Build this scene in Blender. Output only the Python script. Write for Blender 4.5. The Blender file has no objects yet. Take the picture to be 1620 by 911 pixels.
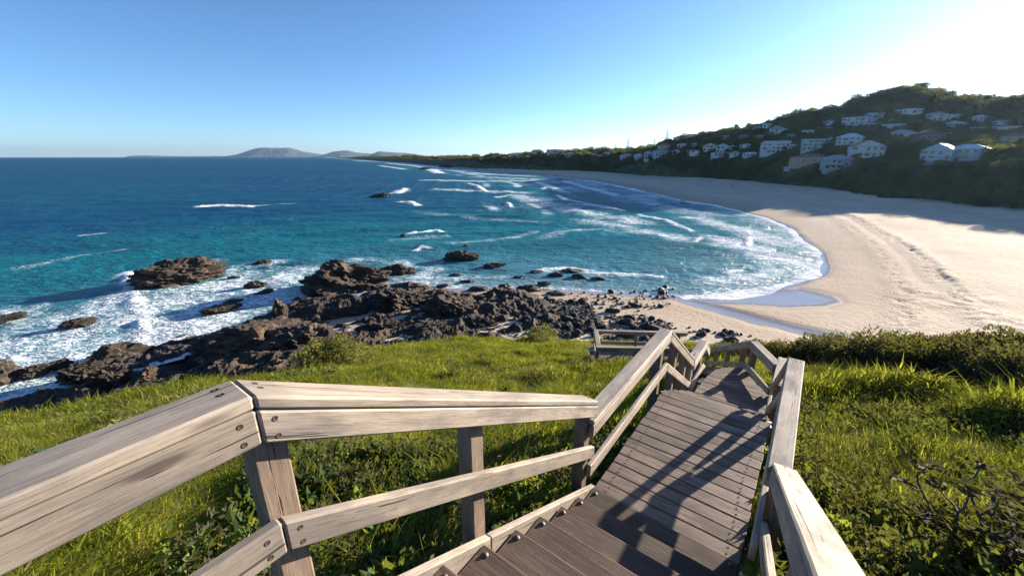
import bpy, bmesh, math, random
import numpy as np
from mathutils import Vector, Matrix

# ------------------------------------------------------------------ camera, sky, sun, exposure
SC = bpy.context.scene
COL = SC.collection
CZ = 21.0                                   # eye height above the sea
FPX = 630.0                                 # focal length in pixels of the 1620 px wide photograph
PITCH = math.atan(207.5 / FPX)
SUN_AZ, SUN_EL = 57.5, 11.8                 # degrees right of +Y, degrees above the horizon
cam = bpy.data.cameras.new('camera'); cam.sensor_width = 36.0; cam.lens = 36.0 * FPX / 1620.0
cam.clip_start = 0.05; cam.clip_end = 120000.0
camo = bpy.data.objects.new('camera', cam); COL.objects.link(camo)
camo.location = (0, 0, CZ); camo.rotation_euler = (math.pi / 2 - PITCH, 0, 0)
SC.camera = camo
world = bpy.data.worlds.new('World'); SC.world = world; world.use_nodes = True
wn = world.node_tree.nodes; wl = world.node_tree.links
sky = wn.new('ShaderNodeTexSky'); sky.sky_type = 'NISHITA'; sky.sun_disc = False
sky.sun_elevation = math.radians(SUN_EL); sky.sun_rotation = math.radians(SUN_AZ)
sky.altitude = 0; sky.air_density = 0.7; sky.dust_density = 0.16; sky.ozone_density = 4.0
bg = wn['Background']; bg.inputs['Strength'].default_value = 0.071
wl.new(sky.outputs[0], bg.inputs['Color'])
sl = bpy.data.lights.new('sun', 'SUN'); sl.energy = 5.0; sl.angle = math.radians(0.55); sl.color = (1.0, 0.87, 0.72)
so = bpy.data.objects.new('sun', sl); COL.objects.link(so)
_az, _el = math.radians(SUN_AZ), math.radians(SUN_EL)
SUNV = Vector((math.sin(_az) * math.cos(_el), math.cos(_az) * math.cos(_el), math.sin(_el)))
so.rotation_euler = SUNV.to_track_quat('Z', 'Y').to_euler(); so.location = SUNV * 300
SC.view_settings.view_transform = 'Standard'; SC.view_settings.look = 'None'
SC.view_settings.exposure = 1.75; SC.view_settings.gamma = 1.0; SC.view_settings.use_curve_mapping = False
SC.cycles.use_denoising = True
SC.cycles.max_bounces = 6; SC.cycles.transparent_max_bounces = 6; SC.cycles.volume_bounces = 0
SC.cycles.caustics_reflective = False; SC.cycles.caustics_refractive = False

rng = np.random.default_rng(7); random.seed(7)
cP, sP = math.cos(PITCH), math.sin(PITCH)

# ------------------------------------------------------------------ helpers: pixels, noise, terrain
def ray(x, y):
    a = (x - 810) / FPX; b = (455.5 - y) / FPX
    return np.array([a, cP + b * sP, -sP + b * cP])
def at_z(x, y, z=0.0):
    d = ray(x, y); return np.array([0, 0, CZ]) + d * ((z - CZ) / d[2])
def at_Y(x, y, Y):
    d = ray(x, y); return np.array([0, 0, CZ]) + d * (Y / d[1])

def _hash(ix, iy, iz, seed):
    h = (ix.astype(np.int64) * 374761393 + iy.astype(np.int64) * 668265263 + iz.astype(np.int64) * 2147483647 + seed * 974711) & 0xFFFFFFFF
    h = ((h ^ (h >> 13)) * 1274126177) & 0xFFFFFFFF
    h = ((h ^ (h >> 16)) * 2246822519) & 0xFFFFFFFF
    return ((h ^ (h >> 15)) & 0xFFFFFF) / float(0x1000000)
def vnoise(p, seed=0):
    p = np.asarray(p, float); i = np.floor(p).astype(np.int64); f = p - i
    u = f * f * f * (f * (f * 6 - 15) + 10)
    r = 0
    for dx in (0, 1):
        wx = u[:, 0] if dx else 1 - u[:, 0]
        for dy in (0, 1):
            wy = u[:, 1] if dy else 1 - u[:, 1]
            for dz in (0, 1):
                wz = u[:, 2] if dz else 1 - u[:, 2]
                r = r + wx * wy * wz * _hash(i[:, 0] + dx, i[:, 1] + dy, i[:, 2] + dz, seed)
    return r * 2 - 1
def fbm(p, octv=4, seed=0, lac=2.03, gain=0.5):
    p = np.asarray(p, float); s = 0; a = 1.0; t = 0
    for o in range(octv):
        s = s + a * vnoise(p * (lac ** o) + 17.3 * o, seed + o); t += a; a *= gain
    return s / t
def ridged(p, octv=4, seed=0, gain=0.55):
    p = np.asarray(p, float); s = 0; a = 1.0; t = 0
    for o in range(octv):
        s = s + a * (1 - np.abs(vnoise(p * (2.07 ** o) + 9.1 * o, seed + o)) * 2); t += a; a *= gain
    return s / t
def P3(X, Y, sc, z=0.0): return np.stack([X * sc, Y * sc, np.full_like(X, z)], 1)
def sstep(a, b, x):
    t = np.clip((x - a) / (b - a), 0, 1); return t * t * (3 - 2 * t)

def seg_dist(X, Y, poly):
    d = np.full(X.shape, 1e18)
    for (ax, ay), (bx, by) in zip(poly[:-1], poly[1:]):
        vx, vy = bx - ax, by - ay; L = vx * vx + vy * vy + 1e-12
        t = np.clip(((X - ax) * vx + (Y - ay) * vy) / L, 0, 1)
        d = np.minimum(d, (X - ax - t * vx) ** 2 + (Y - ay - t * vy) ** 2)
    return np.sqrt(d)
def inside(X, Y, poly):
    c = np.zeros(X.shape, bool); n = len(poly); j = n - 1
    for i in range(n):
        xi, yi = poly[i]; xj, yj = poly[j]
        if yi != yj:
            c ^= ((yi > Y) != (yj > Y)) & (X < (xj - xi) * (Y - yi) / (yj - yi) + xi)
        j = i
    return c
def signed(X, Y, line, close):
    d = seg_dist(X, Y, line); return np.where(inside(X, Y, list(line) + list(close)), d, -d)

SHORE = [(-130, -40), (-75, 12)] + [tuple(at_z(*p)[:2]) for p in
    [(-60, 612), (0, 600), (60, 592), (150, 570), (250, 540), (330, 520), (420, 500), (480, 488), (560, 474), (640, 462), (700, 458), (800, 455), (900, 458), (1000, 464),
     (1090, 470), (1130, 468), (1200, 460), (1255, 450), (1290, 435), (1302, 415), (1290, 395), (1265, 380), (1250, 362), (1210, 345), (1130, 325), (1080, 318), (1020, 303),
     (940, 287), (870, 278), (760, 269), (650, 259), (560, 252.3)]] + [(-3300, 7600), (-6500, 14500)]
LANDCLOSE = [(9000, 14500), (9000, -500), (-130, -500)]
VEG = [(9, 24), (24, 20), (45, 22), (70, 33), (95, 45), (125, 66), (152, 96)] + [tuple(at_z(*p, 4)[:2]) for p in
    [(1620, 333), (1530, 325), (1450, 315), (1390, 312), (1330, 301), (1250, 293), (1180, 286), (1100, 281), (940, 271), (760, 264), (650, 256.5), (560, 251)]] + [(-3250, 7650), (-6400, 14500)]
VEGCLOSE = [(9000, 14500), (9000, -500), (9, -500)]
EDGE = [(-60, -20), (-30, -4), (-16, 6), (-11.9, 8.3), (-9.7, 10.3), (-8.3, 10.8), (-6.9, 12.0), (-7.4, 16), (-8.4, 20), (-4.8, 24.6), (0, 24), (4.7, 22.5), (10, 21), (15, 18.5), (20, 16.5), (28, 13), (40, 6), (60, -10)]
EDGECLOSE = [(60, -80), (-60, -80)]

def tps_fit(ctrl):
    c = np.array(ctrl, float); xy = c[:, :2] / 100.0; n = len(c)
    r = np.linalg.norm(xy[:, None] - xy[None], axis=2)
    K = np.where(r > 0, r * r * np.log(r + 1e-12), 0) + np.eye(n) * 0.02
    A = np.zeros((n + 3, n + 3)); A[:n, :n] = K; A[:n, n] = 1; A[:n, n + 1:] = xy; A[n, :n] = 1; A[n + 1:, :n] = xy.T
    return xy, np.linalg.solve(A, np.concatenate([c[:, 2], [0, 0, 0]]))
_ctrl = [(x, y, 4.0) for x, y in VEG[4:-3]]
for px, py, Y in [(1060, 230.9, 430), (1100, 229.1, 410), (1150, 219.0, 390), (1200, 212.2, 372), (1240, 192.2, 356), (1290, 191.0, 345), (1340, 190.5, 335), (1380, 172.9, 325), (1420, 143.6, 315), (1470, 152.6, 305),
                  (1520, 184.0, 292), (1545, 213.4, 287), (1580, 181.1, 277), (1620, 166.0, 265),
                  (1505, 258.0, 206), (1225, 243.0, 318), (1350, 248.0, 246), (1130, 249.0, 380), (1280, 262.0, 262), (1600, 240.0, 215), (1600, 275.0, 178),
                  (1000, 253.9, 480), (940, 253.0, 570), (880, 246.2, 640), (800, 234.6, 800), (700, 228.5, 1300)]:
    if py < 200 or (px < 1290 and py < 235): Y *= 1 + 0.27 * min(max((px - 1130) / 170.0, 0), 1)
    _ctrl.append(tuple(at_Y(px, py, Y)))
_ctrl += [(560, 480, 35), (380, 620, 20), (150, 900, 12), (-100, 1500, 11), (-1000, 3600, 11), (700, 300, 38), (560, 150, 35), (330, 165, 36), (310, 200, 38), (262, 186, 28), (430, 240, 46), (480, 350, 46), (232, 168, 22), (215, 110, 13), (170, 60, 9), (260, 20, 18)]
_TX, _TW = tps_fit(_ctrl)
def hill_z(X, Y):
    out = np.empty(X.shape)
    for k in range(0, X.size, 60000):
        q = np.stack([X[k:k + 60000], Y[k:k + 60000]], 1) / 100.0
        r2 = ((q[:, None] - _TX[None]) ** 2).sum(2)
        U = np.where(r2 > 0, 0.5 * r2 * np.log(r2 + 1e-12), 0)
        n = len(_TX)
        out[k:k + 60000] = U @ _TW[:n] + _TW[n] + q @ _TW[n + 1:]
    far = sstep(560, 950, Y)
    out = out * (1 - far) + 13 * far
    return np.clip(out, 2.5, 95)

BERM = [tuple(at_z(*p, 1.6)[:2]) for p in [(1120, 299), (1180, 304), (1280, 321), (1350, 341), (1400, 365), (1450, 391), (1490, 421), (1520, 452), (1530, 480), (1560, 505), (1640, 520)]]
TRACKS = [[tuple(at_z(*p, 1.4)[:2]) for p in q] for q in (
    [(1260, 325), (1330, 345), (1375, 375), (1410, 410), (1430, 450), (1435, 490), (1430, 540)],
    [(1350, 341), (1410, 372), (1460, 405), (1490, 440)], [(1440, 455), (1490, 462), (1550, 470)], [(1430, 470), (1520, 480), (1590, 500), (1620, 515)])]
POOL = [tuple(at_z(*p, 0.3)[:2]) for p in [(1095, 470), (1150, 462), (1215, 455), (1262, 452), (1300, 462), (1326, 470), (1334, 481), (1310, 490), (1240, 489), (1180, 484), (1120, 482)]]
STREAM = [tuple(at_z(*p, 0.3)[:2]) for p in [(1085, 474), (1120, 484), (1160, 497), (1205, 512), (1250, 524), (1310, 540), (1345, 550)]]
ROCKY = [tuple(at_z(*p, 0.3)[:2]) for p in [(-200, 640), (-40, 575), (20, 570), (90, 572), (150, 545), (240, 535), (330, 492), (400, 488), (440, 468), (470, 462), (560, 466), (600, 452), (680, 448), (740, 462), (800, 458), (860, 466), (905, 490), (915, 520), (930, 560), (900, 620), (500, 680), (200, 700), (0, 740), (-200, 760)]]

def land(X, Y, want='z'):
    """ground height everywhere (sea level 0) plus the distances that shape it"""
    d = signed(X, Y, SHORE, LANDCLOSE)
    v = signed(X, Y, VEG, VEGCLOSE)
    beach = np.where(d < 0, np.maximum(0.055 * d, -7), 2.7 * (1 - np.exp(-np.maximum(d, 0) / 42)))
    hz = CZ - 1.95 - 0.40 * np.maximum(Y, -14)
    hz = hz - 0.075 * np.maximum(-X - 3.0, 0)
    e = -signed(X, Y, EDGE, EDGECLOSE)
    head = hz - 1.05 * np.maximum(e, 0) - 0.02 * np.clip(e, 0, 30) ** 2
    return d, v, beach, e, head

def beach_z(X, Y, d, v, beach):
    near = np.hypot(X, Y) < 420
    z = beach.copy()
    bm_ = seg_dist(X, Y, BERM)
    side = signed(X, Y, BERM, [(400, 60), (400, 420), (100, 420)])
    n = fbm(P3(X, Y, 0.35), 3, 5)
    z += np.where(near, 0.26 * sstep(-0.5, 0.5, (side + n * 1.1) / 1.1) * (0.6 + 0.6 * fbm(P3(X, Y, 0.06), 2, 16)) * sstep(28, 4, bm_), 0)
    z += 0.05 * fbm(P3(X, Y, 0.08), 3, 6) + 0.085 * fbm(P3(X, Y, 0.11), 2, 7) * sstep(14, 2, np.abs(d))
    rgh = np.exp(-(bm_ / 1.5) ** 2) * near
    for t in TRACKS: rgh = np.maximum(rgh, 0.8 * np.exp(-(seg_dist(X, Y, t) / 1.3) ** 2) * near)
    z += 0.2 * rgh * fbm(P3(X, Y, 1.1), 3, 17) + 0.035 * near * sstep(12, 40, d) * fbm(P3(X, Y, 0.9), 2, 18)
    for t in TRACKS:
        m = np.exp(-(seg_dist(X, Y, t) / 1.1) ** 2)
        z -= 0.16 * m * (0.4 + 0.9 * np.clip(fbm(P3(X, Y, 0.8), 2, 8), 0, 1))
    pool = sstep(-2.2, 2.6, np.where(inside(X, Y, POOL), 1, -1) * seg_dist(X, Y, POOL + POOL[:1]) + 0.5 * fbm(P3(X, Y, 0.25), 2, 12))
    stm = sstep(3.4, 0.6, seg_dist(X, Y, STREAM) + 0.5 * fbm(P3(X, Y, 0.3), 2, 13))
    wet = np.maximum(np.maximum(pool, stm), sstep(3.2, 0.6, d + 0.9 * fbm(P3(X, Y, 0.12), 2, 14)))
    z -= 0.1 * np.maximum(pool, stm)
    dune = sstep(-14, 4, v)
    z += dune * (1.6 + 0.5 * fbm(P3(X, Y, 0.09), 3, 9)) * sstep(30, 70, np.hypot(X, Y))
    return z, wet

def ground_at(x, y):
    X = np.array([float(x)]); Y = np.array([float(y)])
    d, v, b, e, h = land(X, Y)
    z = max(b[0], h[0]) if np.hypot(x, y) < 70 else b[0]
    if v[0] > 0 and np.hypot(x, y) > 70: z = max(z, hill_z(X, Y)[0])
    return z
def hit(px, py, lo=60.0, hi=2500.0):
    """where the ray of a pixel meets the hillside"""
    dd = ray(px, py); Y = np.geomspace(lo, hi, 900); k = Y / dd[1]
    X = dd[0] * k; Z = CZ + dd[2] * k
    v = signed(X, Y, VEG, VEGCLOSE); g = np.where(v > 0, hill_z(X, Y), 2.5)
    w = np.where(Z <= g)[0]
    i = w[0] if len(w) else int(np.argmin(Z - g))
    return np.array([X[i], Y[i], g[i]])

# ------------------------------------------------------------------ helpers: materials
def mat(name):
    m = bpy.data.materials.new(name); m.use_nodes = True
    nt = m.node_tree; b = nt.nodes['Principled BSDF']
    return m, nt, b
class G:
    """tiny node-graph writer"""
    def __init__(s, nt): s.nt = nt
    def n(s, typ, **kw):
        nd = s.nt.nodes.new('ShaderNode' + typ)
        for k, v in kw.items():
            if k.startswith('_'): setattr(nd, k[1:], v)
            else:
                key = k.replace('__', ' ')
                sock = nd.inputs[int(key[1:])] if key[0] == 'i' and key[1:].isdigit() else nd.inputs[key]
                s.set(sock, v)
        return nd
    def set(s, sock, v):
        if isinstance(v, bpy.types.NodeSocket): s.nt.links.new(v, sock)
        elif isinstance(v, bpy.types.Node): s.nt.links.new(v.outputs[0], sock)
        else: sock.default_value = v
    def attr(s, name): return s.n('Attribute', _attribute_name=name).outputs['Fac']
    def math(s, op, a, b=None, clamp=False):
        nd = s.n('Math', _operation=op, _use_clamp=clamp); s.set(nd.inputs[0], a)
        if b is not None: s.set(nd.inputs[1], b)
        return nd.outputs[0]
    def mr(s, v, a, b, c=0.0, d=1.0, smooth=True):
        nd = s.n('MapRange', _interpolation_type='SMOOTHSTEP' if smooth else 'LINEAR')
        for i, q in enumerate((v, a, b, c, d)): s.set(nd.inputs[i], q)
        return nd.outputs[0]
    def mix(s, f, a, b, mode='MIX'):
        nd = s.n('Mix', _data_type='RGBA', _blend_type=mode)
        s.set(nd.inputs[0], f)
        for i, q in ((6, a), (7, b)):
            s.set(nd.inputs[i], q if isinstance(q, (bpy.types.NodeSocket, bpy.types.Node)) else (*q[:3], 1.0))
        return nd.outputs[2]
    def noise(s, vec, scale, detail=4, rough=0.55, dist=0.0):
        nd = s.n('TexNoise', Scale=scale, Detail=detail, Roughness=rough, Distortion=dist)
        if vec is not None: s.set(nd.inputs['Vector'], vec)
        return nd.outputs['Fac']
    def mapping(s, vec, scale=(1, 1, 1), rot=(0, 0, 0), loc=(0, 0, 0)):
        return s.n('Mapping', Vector=vec, Scale=scale, Rotation=rot, Location=loc).outputs[0]
    def vadd(s, a, b, op='ADD'):
        nd = s.n('VectorMath', _operation=op); s.set(nd.inputs[0], a); s.set(nd.inputs[1], b); return nd.outputs[0]
    def bump(s, h, strength=0.5, dist=0.02, normal=None):
        nd = s.n('Bump', Height=h, Strength=strength, Distance=dist)
        if normal is not None: s.set(nd.inputs['Normal'], normal)
        return nd.outputs[0]
def pos(g): return g.n('NewGeometry').outputs['Position']

def wood(name, c1, c2, c3, bumpk=0.6, var=0.5):
    m, nt, b = mat(name); g = G(nt)
    oi = g.n('ObjectInfo'); tc = g.n('TexCoord').outputs['Object']
    off = g.n('CombineXYZ', X=g.math('MULTIPLY', oi.outputs['Random'], 37.0), Y=g.math('MULTIPLY', oi.outputs['Random'], 11.0), Z=g.math('MULTIPLY', oi.outputs['Random'], 5.0))
    p = g.vadd(tc, off)
    warp = g.noise(g.mapping(p, (1.1, 5, 5)), 1.0, 3)
    pw = g.vadd(p, g.n('CombineXYZ', X=0.0, Y=g.math('MULTIPLY', g.math('SUBTRACT', warp, 0.5), 0.05), Z=g.math('MULTIPLY', g.math('SUBTRACT', warp, 0.5), 0.04)))
    fine = g.noise(g.mapping(pw, (7.0, 170, 170)), 1.0, 6, 0.75)
    band = g.noise(g.mapping(pw, (1.2, 42, 42)), 1.0, 4, 0.6)
    blot = g.noise(g.mapping(p, (2.2, 5, 5)), 1.0, 4, 0.6)
    crack = g.noise(g.mapping(pw, (0.9, 60, 60)), 1.0, 3, 0.5)
    col = g.mix(g.mr(band, 0.32, 0.68), c1, c2)
    col = g.mix(g.math('MULTIPLY', g.mr(blot, 0.40, 0.66), 0.85), col, c3)
    stain = g.noise(g.mapping(pw, (1.6, 14, 14)), 1.0, 6, 0.7)
    col = g.mix(g.math('MULTIPLY', g.mr(stain, 0.54, 0.70), 0.6), col, (c3[0] * 0.5, c3[1] * 0.48, c3[2] * 0.46))
    col = g.mix(g.math('MULTIPLY', g.mr(fine, 0.45, 0.72), 0.65), col, (c3[0] * 0.45, c3[1] * 0.43, c3[2] * 0.4))
    kn = g.n('TexVoronoi', Vector=g.mapping(p, (1.1, 4.5, 4.5)), Scale=1.0).outputs['Distance']
    col = g.mix(g.math('MULTIPLY', g.mr(g.math('ADD', kn, g.math('MULTIPLY', fine, 0.05)), 0.125, 0.075), 0.75), col, (c3[0] * 0.35, c3[1] * 0.3, c3[2] * 0.27))
    ck = g.mr(crack, 0.345, 0.30)
    col = g.mix(g.math('MULTIPLY', ck, 0.8), col, (0.02, 0.016, 0.013))
    tint = g.math('ADD', 1.0 - var * 0.5, g.math('MULTIPLY', oi.outputs['Random'], var))
    tn = g.n('Mix', _data_type='RGBA', _blend_type='MULTIPLY'); tn.inputs[0].default_value = 1.0
    g.set(tn.inputs[6], col); cc = g.n('CombineColor', Red=tint, Green=tint, Blue=tint); g.set(tn.inputs[7], cc)
    g.set(b.inputs['Base Color'], tn.outputs[2])
    g.set(b.inputs['Roughness'], g.mr(blot, 0.2, 0.8, 0.62, 0.85))
    b.inputs['Specular IOR Level'].default_value = 0.35
    hgt = g.math('SUBTRACT', g.math('ADD', g.math('MULTIPLY', fine, 0.6), g.math('MULTIPLY', band, 0.5)), g.math('MULTIPLY', ck, 1.2))
    g.set(b.inputs['Normal'], g.bump(hgt, bumpk, 0.004))
    return m
M = {}
M['rail'] = wood('weathered_rail_timber', (0.34, 0.28, 0.22), (0.46, 0.385, 0.30), (0.215, 0.19, 0.17))
M['deck'] = wood('weathered_deck_timber', (0.165, 0.122, 0.093), (0.265, 0.202, 0.158), (0.122, 0.097, 0.082), 0.9, 0.75)
M['tread'] = wood('tread_timber', (0.095, 0.064, 0.046), (0.15, 0.106, 0.079), (0.075, 0.056, 0.045), 0.9, 0.45)
M['post'] = wood('weathered_post_timber', (0.20, 0.145, 0.105), (0.29, 0.215, 0.16), (0.15, 0.115, 0.09))
m, nt, b = mat('galvanised_steel'); g = G(nt); b.inputs['Metallic'].default_value = 0.8
g.set(b.inputs['Base Color'], g.mix(g.noise(g.n('TexCoord').outputs['Object'], 60.0), (0.06, 0.053, 0.05), (0.16, 0.15, 0.145))); b.inputs['Roughness'].default_value = 0.6; M['bolt'] = m
m, nt, b = mat('rusty_screw'); g = G(nt)
g.set(b.inputs['Base Color'], g.mix(g.noise(g.n('TexCoord').outputs['Object'], 150.0), (0.03, 0.022, 0.018), (0.09, 0.06, 0.045))); b.inputs['Roughness'].default_value = 0.8; M['screw'] = m

def leafy(name, cols, trans=0.45, wscale=0.6, rough=0.55, spec=0.3):
    """cols: dark, mid, bright leaf colours mixed by instance and place"""
    m = bpy.data.materials.new(name); m.use_nodes = True; nt = m.node_tree; g = G(nt)
    b = nt.nodes['Principled BSDF']; out = nt.nodes['Material Output']
    oi = g.n('ObjectInfo').outputs['Random']
    w = g.noise(pos(g), wscale, 3, 0.6)
    lr = g.attr('tone')
    f = g.math('ADD', g.math('MULTIPLY', oi, 0.3), g.math('ADD', g.math('MULTIPLY', g.mr(w, 0.3, 0.7), 0.4), g.math('MULTIPLY', lr, 0.3)))
    col = g.mix(g.mr(f, 0.1, 0.55), cols[0], cols[1]); col = g.mix(g.mr(f, 0.5, 0.95), col, cols[2])
    g.set(b.inputs['Base Color'], col); b.inputs['Roughness'].default_value = rough; b.inputs['Specular IOR Level'].default_value = spec
    tr = g.n('BsdfTranslucent', Color=g.mix(0.35, col, (0.42, 0.42, 0.02)))
    ms = g.n('MixShader', i0=trans, i1=b.outputs[0], i2=tr.outputs[0])
    nt.links.new(ms.outputs[0], out.inputs['Surface'])
    return m
M['grass'] = leafy('coastal_grass', [(0.05, 0.072, 0.013), (0.20, 0.24, 0.03), (0.44, 0.41, 0.08)], 0.5, 0.5, 0.85, 0.0)
M['straw'] = leafy('dry_grass', [(0.16, 0.12, 0.06), (0.30, 0.23, 0.12), (0.45, 0.36, 0.2)], 0.35, 0.9, 0.85, 0.0)
M['weed'] = leafy('broad_weed_leaf', [(0.03, 0.055, 0.022), (0.07, 0.115, 0.035), (0.15, 0.19, 0.06)], 0.3, 0.9, 0.8, 0.04)
M['herb'] = leafy('bright_herb_leaf', [(0.12, 0.19, 0.03), (0.2, 0.27, 0.04), (0.3, 0.34, 0.07)], 0.45, 0.9, 0.65, 0.12)
M['shrub'] = leafy('grey_green_shrub_leaf', [(0.024, 0.025, 0.016), (0.062, 0.06, 0.038), (0.14, 0.122, 0.078)], 0.22, 0.7, 0.75, 0.06)
M['olive'] = leafy('olive_bush_leaf', [(0.07, 0.08, 0.025), (0.14, 0.145, 0.045), (0.22, 0.21, 0.08)], 0.35, 0.7, 0.7, 0.1)
M['tree'] = leafy('hill_tree_leaf', [(0.034, 0.045, 0.032), (0.075, 0.092, 0.056), (0.15, 0.15, 0.08)], 0.28, 0.05, 0.8, 0.1)
M['pine'] = leafy('norfolk_pine_needle', [(0.014, 0.024, 0.013), (0.024, 0.038, 0.018), (0.035, 0.05, 0.024)], 0.1, 0.05, 0.7)
m, nt, b = mat('dark_bark'); g = G(nt); tc = g.n('TexCoord').outputs['Object']
g.set(b.inputs['Base Color'], g.mix(g.noise(tc, 25.0, 5), (0.045, 0.033, 0.026), (0.14, 0.11, 0.09))); b.inputs['Roughness'].default_value = 0.9
g.set(b.inputs['Normal'], g.bump(g.noise(tc, 60.0, 5), 0.6, 0.01)); M['bark'] = m

def rock_mat(name, c1, c2, c3, sc=1.0):
    m, nt, b = mat(name); g = G(nt); p = pos(g); oi = g.n('ObjectInfo').outputs['Random']
    n1 = g.noise(p, 0.55 * sc, 6, 0.65); n2 = g.noise(p, 3.2 * sc, 8, 0.7); n3 = g.noise(p, 0.22 * sc, 3)
    col = g.mix(g.mr(n2, 0.35, 0.68), c1, c2)
    col = g.mix(g.math('MULTIPLY', g.mr(n1, 0.48, 0.68), 0.9), col, c3)
    z = g.n('SeparateXYZ', Vector=p).outputs[2]
    wet = g.mr(g.math('ADD', z, g.math('MULTIPLY', n3, 0.8)), 1.25, 0.55)        # the tide keeps the foot of every rock wet
    col = g.mix(g.math('MULTIPLY', wet, 0.6), col, (0.02, 0.018, 0.017))
    tint = g.math('ADD', 0.7, g.math('MULTIPLY', oi, 0.6)); cc = g.n('CombineColor', Red=tint, Green=tint, Blue=tint)
    col = g.mix(1.0, col, cc.outputs[0], 'MULTIPLY')
    g.set(b.inputs['Base Color'], col)
    g.set(b.inputs['Roughness'], g.math('SUBTRACT', 0.88, g.math('MULTIPLY', wet, 0.45)))
    h = g.math('ADD', g.math('MULTIPLY', n2, 0.7), g.math('MULTIPLY', g.noise(p, 11.0 * sc, 6, 0.75), 0.45))
    g.set(b.inputs['Normal'], g.bump(h, 1.0, 0.22 / sc))
    return m
M['rock'] = rock_mat('dark_basalt', (0.017, 0.013, 0.010), (0.068, 0.050, 0.035), (0.135, 0.088, 0.05))
M['boulder'] = rock_mat('grey_boulder', (0.018, 0.017, 0.0165), (0.05, 0.047, 0.044), (0.04, 0.033, 0.028), 1.6)

# ------------------------------------------------------------------ helpers: objects
def link(o, parent=None):
    COL.objects.link(o)
    if parent is not None: o.parent = parent
    return o
def tag(o, label=None, cat=None, group=None, kind=None):
    if label: o['label'] = label
    if cat: o['category'] = cat
    if group: o['group'] = group
    if kind: o['kind'] = kind
    return o
def empty(name, loc=(0, 0, 0), rz=0.0):
    o = bpy.data.objects.new(name, None); COL.objects.link(o); o.location = loc; o.rotation_euler = (0, 0, rz); o.empty_display_size = 0.2; return o
def mesh_np(name, V, F, material, smooth=True):
    """V (n,3); F (m,3|4) index array or list of faces"""
    me = bpy.data.meshes.new(name)
    if isinstance(F, np.ndarray):
        k = F.shape[1]
        me.vertices.add(len(V)); me.vertices.foreach_set('co', np.ascontiguousarray(V, dtype=np.float32).ravel())
        me.loops.add(F.size); me.loops.foreach_set('vertex_index', np.ascontiguousarray(F, dtype=np.int32).ravel())
        me.polygons.add(len(F)); me.polygons.foreach_set('loop_start', np.arange(0, F.size, k, dtype=np.int32))
        me.polygons.foreach_set('loop_total', np.full(len(F), k, dtype=np.int32))
        me.update(calc_edges=True); me.validate()
    else:
        me.from_pydata([tuple(v) for v in V], [], F); me.update()
    me.polygons.foreach_set('use_smooth', np.full(len(me.polygons), smooth, dtype=bool))
    if material: me.materials.append(material)
    return me
def add_attr(me, name, vals):
    a = me.attributes.new(name, 'FLOAT', 'POINT'); a.data.foreach_set('value', np.asarray(vals, dtype=np.float32))
def obj(name, me, parent=None):
    return link(bpy.data.objects.new(name, me), parent)

def prism(name, corners, material, parent, bev=0.004, axis=None):
    """eight world corners (4 at one end, 4 at the other) -> bevelled piece whose local X runs along it"""
    c = [Vector(p) for p in corners]
    a = sum(c[:4], Vector()) / 4; bb = sum(c[4:], Vector()) / 4
    x = (bb - a).normalized() if axis is None else Vector(axis).normalized()
    up = Vector((0, 0, 1)) if abs(x.z) < 0.9 else Vector((1, 0, 0))
    y = up.cross(x).normalized(); z = x.cross(y)
    mw = Matrix((x, y, z)).transposed().to_4x4(); mw.translation = (a + bb) / 2
    inv = mw.inverted(); q = [inv @ p for p in c]
    bm = bmesh.new(); vs = [bm.verts.new(p) for p in q]
    for f in ((0, 1, 2, 3), (7, 6, 5, 4), (0, 4, 5, 1), (1, 5, 6, 2), (2, 6, 7, 3), (3, 7, 4, 0)): bm.faces.new([vs[i] for i in f])
    bmesh.ops.recalc_face_normals(bm, faces=bm.faces)
    if bev: bmesh.ops.bevel(bm, geom=list(bm.edges), offset=bev, segments=1, affect='EDGES', profile=0.5)
    me = bpy.data.meshes.new(name); bm.to_mesh(me); bm.free(); me.materials.append(material)
    o = bpy.data.objects.new(name, me); COL.objects.link(o)
    o.matrix_world = mw
    if parent is not None: o.parent = parent; o.matrix_parent_inverse = parent.matrix_world.inverted()
    return o

def grid_faces(nu, nv, keep=None):
    i = np.arange((nu - 1) * (nv - 1)); r, c = i // (nv - 1), i % (nv - 1)
    a = r * nv + c; F = np.stack([a, a + nv, a + nv + 1, a + 1], 1)
    if keep is not None: F = F[keep[F].any(1)]
    return F
def compact(V, F, *attrs):
    used = np.unique(F); m = np.full(len(V), -1); m[used] = np.arange(len(used))
    return (V[used], m[F]) + tuple(a[used] for a in attrs)
def polar(az0, az1, na, r0, r1, nr):
    """ground grid: even in bearing, finer close to the headland"""
    az = np.radians(np.linspace(az0, az1, na)); r = np.geomspace(r0, r1, nr)
    R, A = np.meshgrid(r, az)
    return (R * np.sin(A)).ravel(), (R * np.cos(A)).ravel()

# ------------------------------------------------------------------ structure: sea
def path_px(pts): return [tuple(at_z(*p)[:2]) for p in pts]
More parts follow.
